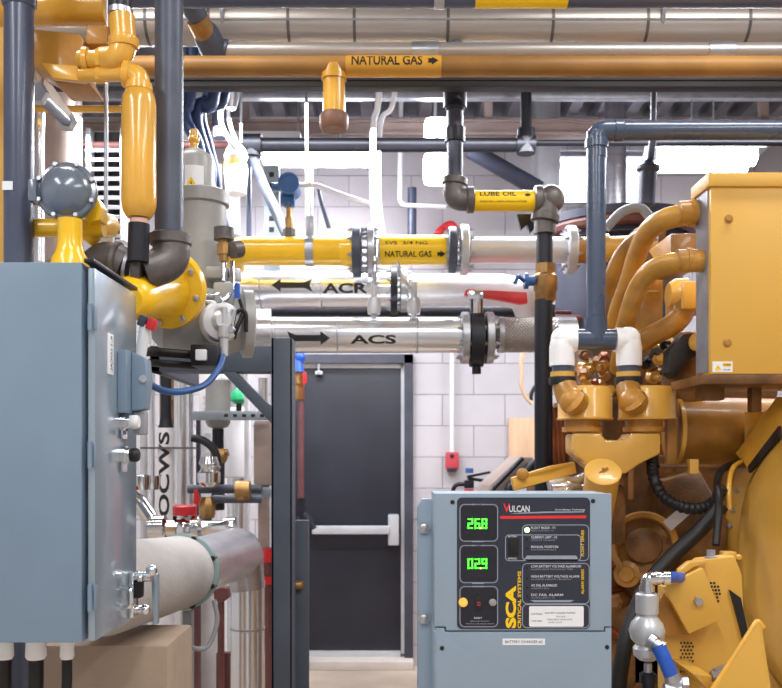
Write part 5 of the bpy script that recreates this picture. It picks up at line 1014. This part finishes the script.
MB().prism([rimp(36,R*1.02,.03), rimp(64,R*1.02,.03), rimp(64,R*.86,.03), rimp(36,R*.86,.03)], A*.14, .003).out('rim_cover', 'gasold', t)
MB().prism([rimp(38,R*.85,.045), rimp(62,R*.85,.045), rimp(62,R*.77,.06), rimp(38,R*.79,.06)], A*.01).out('vent_slot', 'ink', t)
MB().bp(724,552,737,560,2.62,.04,.004).out('latch', 'cat', t)
for px_, py_ in ((725,555),(738,557)): MB().lathe(P(px_,py_,2.61), -Yv, [(0,.009),(.008,.009),(.011,.005)], 16).out('latch_bolt', 'cat', t)
MB().box((hc.x+.25, hc.y, .28), (.3, .9, .56), None, .01).out('support_base', 'catd', t)
# guards and brackets in front
t = T('coupling_guard', 'ochre perforated guard plates bolted beside the round housing', 'guard', V((P(690,0,2.6).x, 2.6, 0)))
MB().prism([P(664,588,2.42), P(702,560,2.42), P(735,556,2.42), P(742,575,2.42), P(748,690,2.42), V((P(748,0,2.42).x,2.42,.02)), V((P(664,0,2.42).x,2.42,.02))], (0,.06,0), .004).out('back_plate', 'catbox', t)
MB().prism([P(664,592,2.40), P(690,635,2.40), P(660,635,2.40), P(655,610,2.40)], (0,.02,0), .002).out('side_plate', 'cat2', t)
MB().prism([P(x_,y_,2.385) for x_,y_ in ((678,582),(685,573),(694,567),(706,564),(708,560),(690,562),(680,570))], (0,.03,0), .002).out('arched_lip', 'cat', t)
fp = MB().prism([P(663.5,587,2.36), P(703,568,2.36), P(724,618,2.36), P(689,634,2.36)], (0,.02,0), .002).out('square_cover', 'catbox', t)
MB().hexb(P(697.5,601,2.36), -Yv, .012, .014).out('bolt', 'galv', fp)
for r_ in range(6):
    for c in range(4):
        if c <= 3-abs(r_-2.2)*.7: MB().cyl(P(711+c*3.2+r_*.8,583+r_*3.6,2.4175), P(711+c*3.2+r_*.8,583+r_*3.6,2.424), .0032, seg=8).out('vent_hole', 'ink', t)
for r_ in range(9):
    for c in range(4):
        MB().cyl(P(681+c*3.4+(r_%2)*1.6,643+r_*3.6,2.4175), P(681+c*3.4+(r_%2)*1.6,643+r_*3.6,2.424), .003, seg=8).out('vent_hole', 'ink', t)
MB().prism([P(730,590,2.41), P(741,598,2.41), P(752,650,2.41), P(749,660,2.41)], (0,.012,0)).out('slot', 'ink', t)
MB().lathe(P(711,561,2.44), Z, [(0,.018),(.012,.018),(.013,.012),(.03,.012)], 6).out('lift_bolt', 'galv', t)
# mounting foot with gusset
Yz = 2.2
t = T('mounting_foot', 'ochre mounting foot with triangular gusset in the lower right corner', 'bracket', V((P(750,0,Yz).x, Yz, 0)))
MB().prism([P(757,622,Yz), P(762,626,Yz), V((P(800,0,Yz).x,Yz,.4)), V((P(800,0,Yz).x,Yz,.0)), V((P(706,0,Yz).x,Yz,.0)), P(706,700,Yz)], (0,.014,0), .002).out('gusset', 'catbox', t)
MB().tube([P(705,702,Yz+.007), P(757.5,621,Yz+.007), P(763,628,Yz+.007)], .0075, .004, 10).out('gusset_edge', 'gasold', t)
MB().prism([P(693,674,Yz+.05), P(712,676,Yz+.05), P(712,690,Yz+.05), V((P(712,0,Yz).x,Yz+.05,.0)), V((P(700,0,Yz).x,Yz+.05,0)), P(708,690,Yz+.05)], (0,.2,0), .003).out('foot_plate', 'cat', t)
MB().cyl(P(711,676,Yz+.08), P(727,676,Yz+.08), .016, seg=6).cyl(P(716,676,Yz+.08), P(728,671,Yz+.1), .02, seg=6).out('bolt', 'galv', t)
# lubricator valve with blue hoses
Yx = 2.3
t = T('air_valve', 'silver air valve with blue hoses standing beside the charger', 'valve', P(646,690,Yx))
MB().lathe(P(647,660,Yx), Z, [(0,.02),(.012,.034),(.03,.036),(.04,.028),(.055,.042),(.075,.046),(.095,.04),(.112,.026),(.118,.026),(.12,.029),(.168,.029),(.172,.024)], 16).out('valve_body', 'silverpaint', t)
MB().lathe(P(647,603,Yx), Z, [(0,.018),(.012,.018),(.012,.014),(.03,.014),(.03,.02),(.045,.02),(.045,.015),(.06,.017)], 12).tube([P(647,590,Yx), P(647,579,Yx), P(660,578,Yx)], .017, .012, 14).lathe(P(655,578,Yx), X, [(0,.014),(.0,.018),(.012,.018),(.012,.013),(.02,.013),(.02,.019),(.035,.019)], 12).out('swivel_fitting', 'chrome', t)
MB().tube([P(666,578,Yx), P(674,577,Yx+.03), P(682,578,Yx+.08), P(690,584,Yx+.15)], .014, .02, 14).out('upper_blue_hose', 'blue', t)
MB().lathe(P(650,640,Yx-.05), V((.6,-.5,-.4)), [(0,.02),(.015,.02),(.015,.015),(.03,.015),(.03,.019),(.04,.019)], 12).out('outlet_fitting', 'galv', t)
MB().tube([P(658,646,Yx-.07), P(664,658,Yx-.08), P(672,677,Yx-.08)], .0185, .03, 16).out('lower_blue_hose', 'blue', t)
MB().lathe(P(671,674,Yx-.08), V((.4,0,-1)), [(0,.019),(.012,.021),(.02,.019),(.02,.015),(.05,.015)], 12).cyl(P(672,684,Yx-.08), P(684,683,Yx-.08), .014).lathe(P(681,683,Yx-.08), X, [(0,.018),(.015,.018)], 6).lathe(P(664,690,Yx-.08), X, [(0,.018),(.04,.02)], 6).out('hose_end', 'galv', t)
MB().cyl(P(648,663,Yx), P(648,674,Yx), .01).out('nipple', 'galv', t)
MB().cyl(P(648,672,Yx), V((P(648,0,Yx).x, Yx, .0)), .016).cyl(P(648,674,Yx), P(648,682,Yx), .021).box((P(648,0,Yx).x,Yx,.006), (.12,.12,.012)).out('black_stem', 'black', t)
o = MB().cyl(P(600,700,2.9), V((P(600,0,2.9).x, 2.9, 0)), .02) if False else None
# ================================================================ lights, world, camera
def area(loc, sx, sy, en, rot=(0,0,0), col=(1,.985,.96)):
    l = bpy.data.lights.new('unseen_light', 'AREA'); l.shape = 'RECTANGLE'; l.size = sx; l.size_y = sy; l.energy = en; l.color = col  # unseen overhead lamp, no fixture modelled
    o = bpy.data.objects.new('unseen_light', l); o.location = loc; o.rotation_euler = rot; COL.objects.link(o); return o
for x in (-1.9, 0.1, 2.2):
    area((x, -.2, 3.6), .3, 2.4, 62)  # unseen room lamps assumed overhead, above and behind the camera
area((-.1, 4.35, 3.1), 3.2, .25, 115, (math.radians(-8),0,0), (.96,.97,1))  # unseen, placed so the pipe tops catch strong light from above
area((-1.0, 5.35, 3.05), 1.6, .2, 30, (math.radians(12),0,0), (.96,.97,1))  # added to whiten the left part of the back wall
area((2.6, 4.4, 3.3), 2.4, .25, 45, (0,0,0), (.96,.97,1))
area((-1.2, 2.6, 3.65), 1.2, .2, 34); area((1.4, 2.4, 3.65), 1.2, .2, 34)  # unseen pair, strengthened to brighten the mid-ground tops
wd = bpy.data.worlds.new('world'); bpy.context.scene.world = wd; wd.use_nodes = True
wd.node_tree.nodes['Background'].inputs[0].default_value = (.9,.94,1,1); wd.node_tree.nodes['Background'].inputs[1].default_value = .5
cam = bpy.data.cameras.new('camera'); co = bpy.data.objects.new('camera', cam); COL.objects.link(co)
co.location = (0,0,EYE); co.rotation_euler = (math.radians(90),0,0); cam.sensor_width = 36; cam.lens = 36*F/782; cam.shift_y = (HY-344)/782; cam.clip_start = .05
cam.dof.use_dof = True; cam.dof.focus_distance = 2.2; cam.dof.aperture_fstop = 7
sc = bpy.context.scene; sc.camera = co
vs = sc.view_settings; vs.view_transform = 'Standard'; vs.look = 'None'; vs.gamma = 1; vs.use_curve_mapping = False; vs.exposure = 0
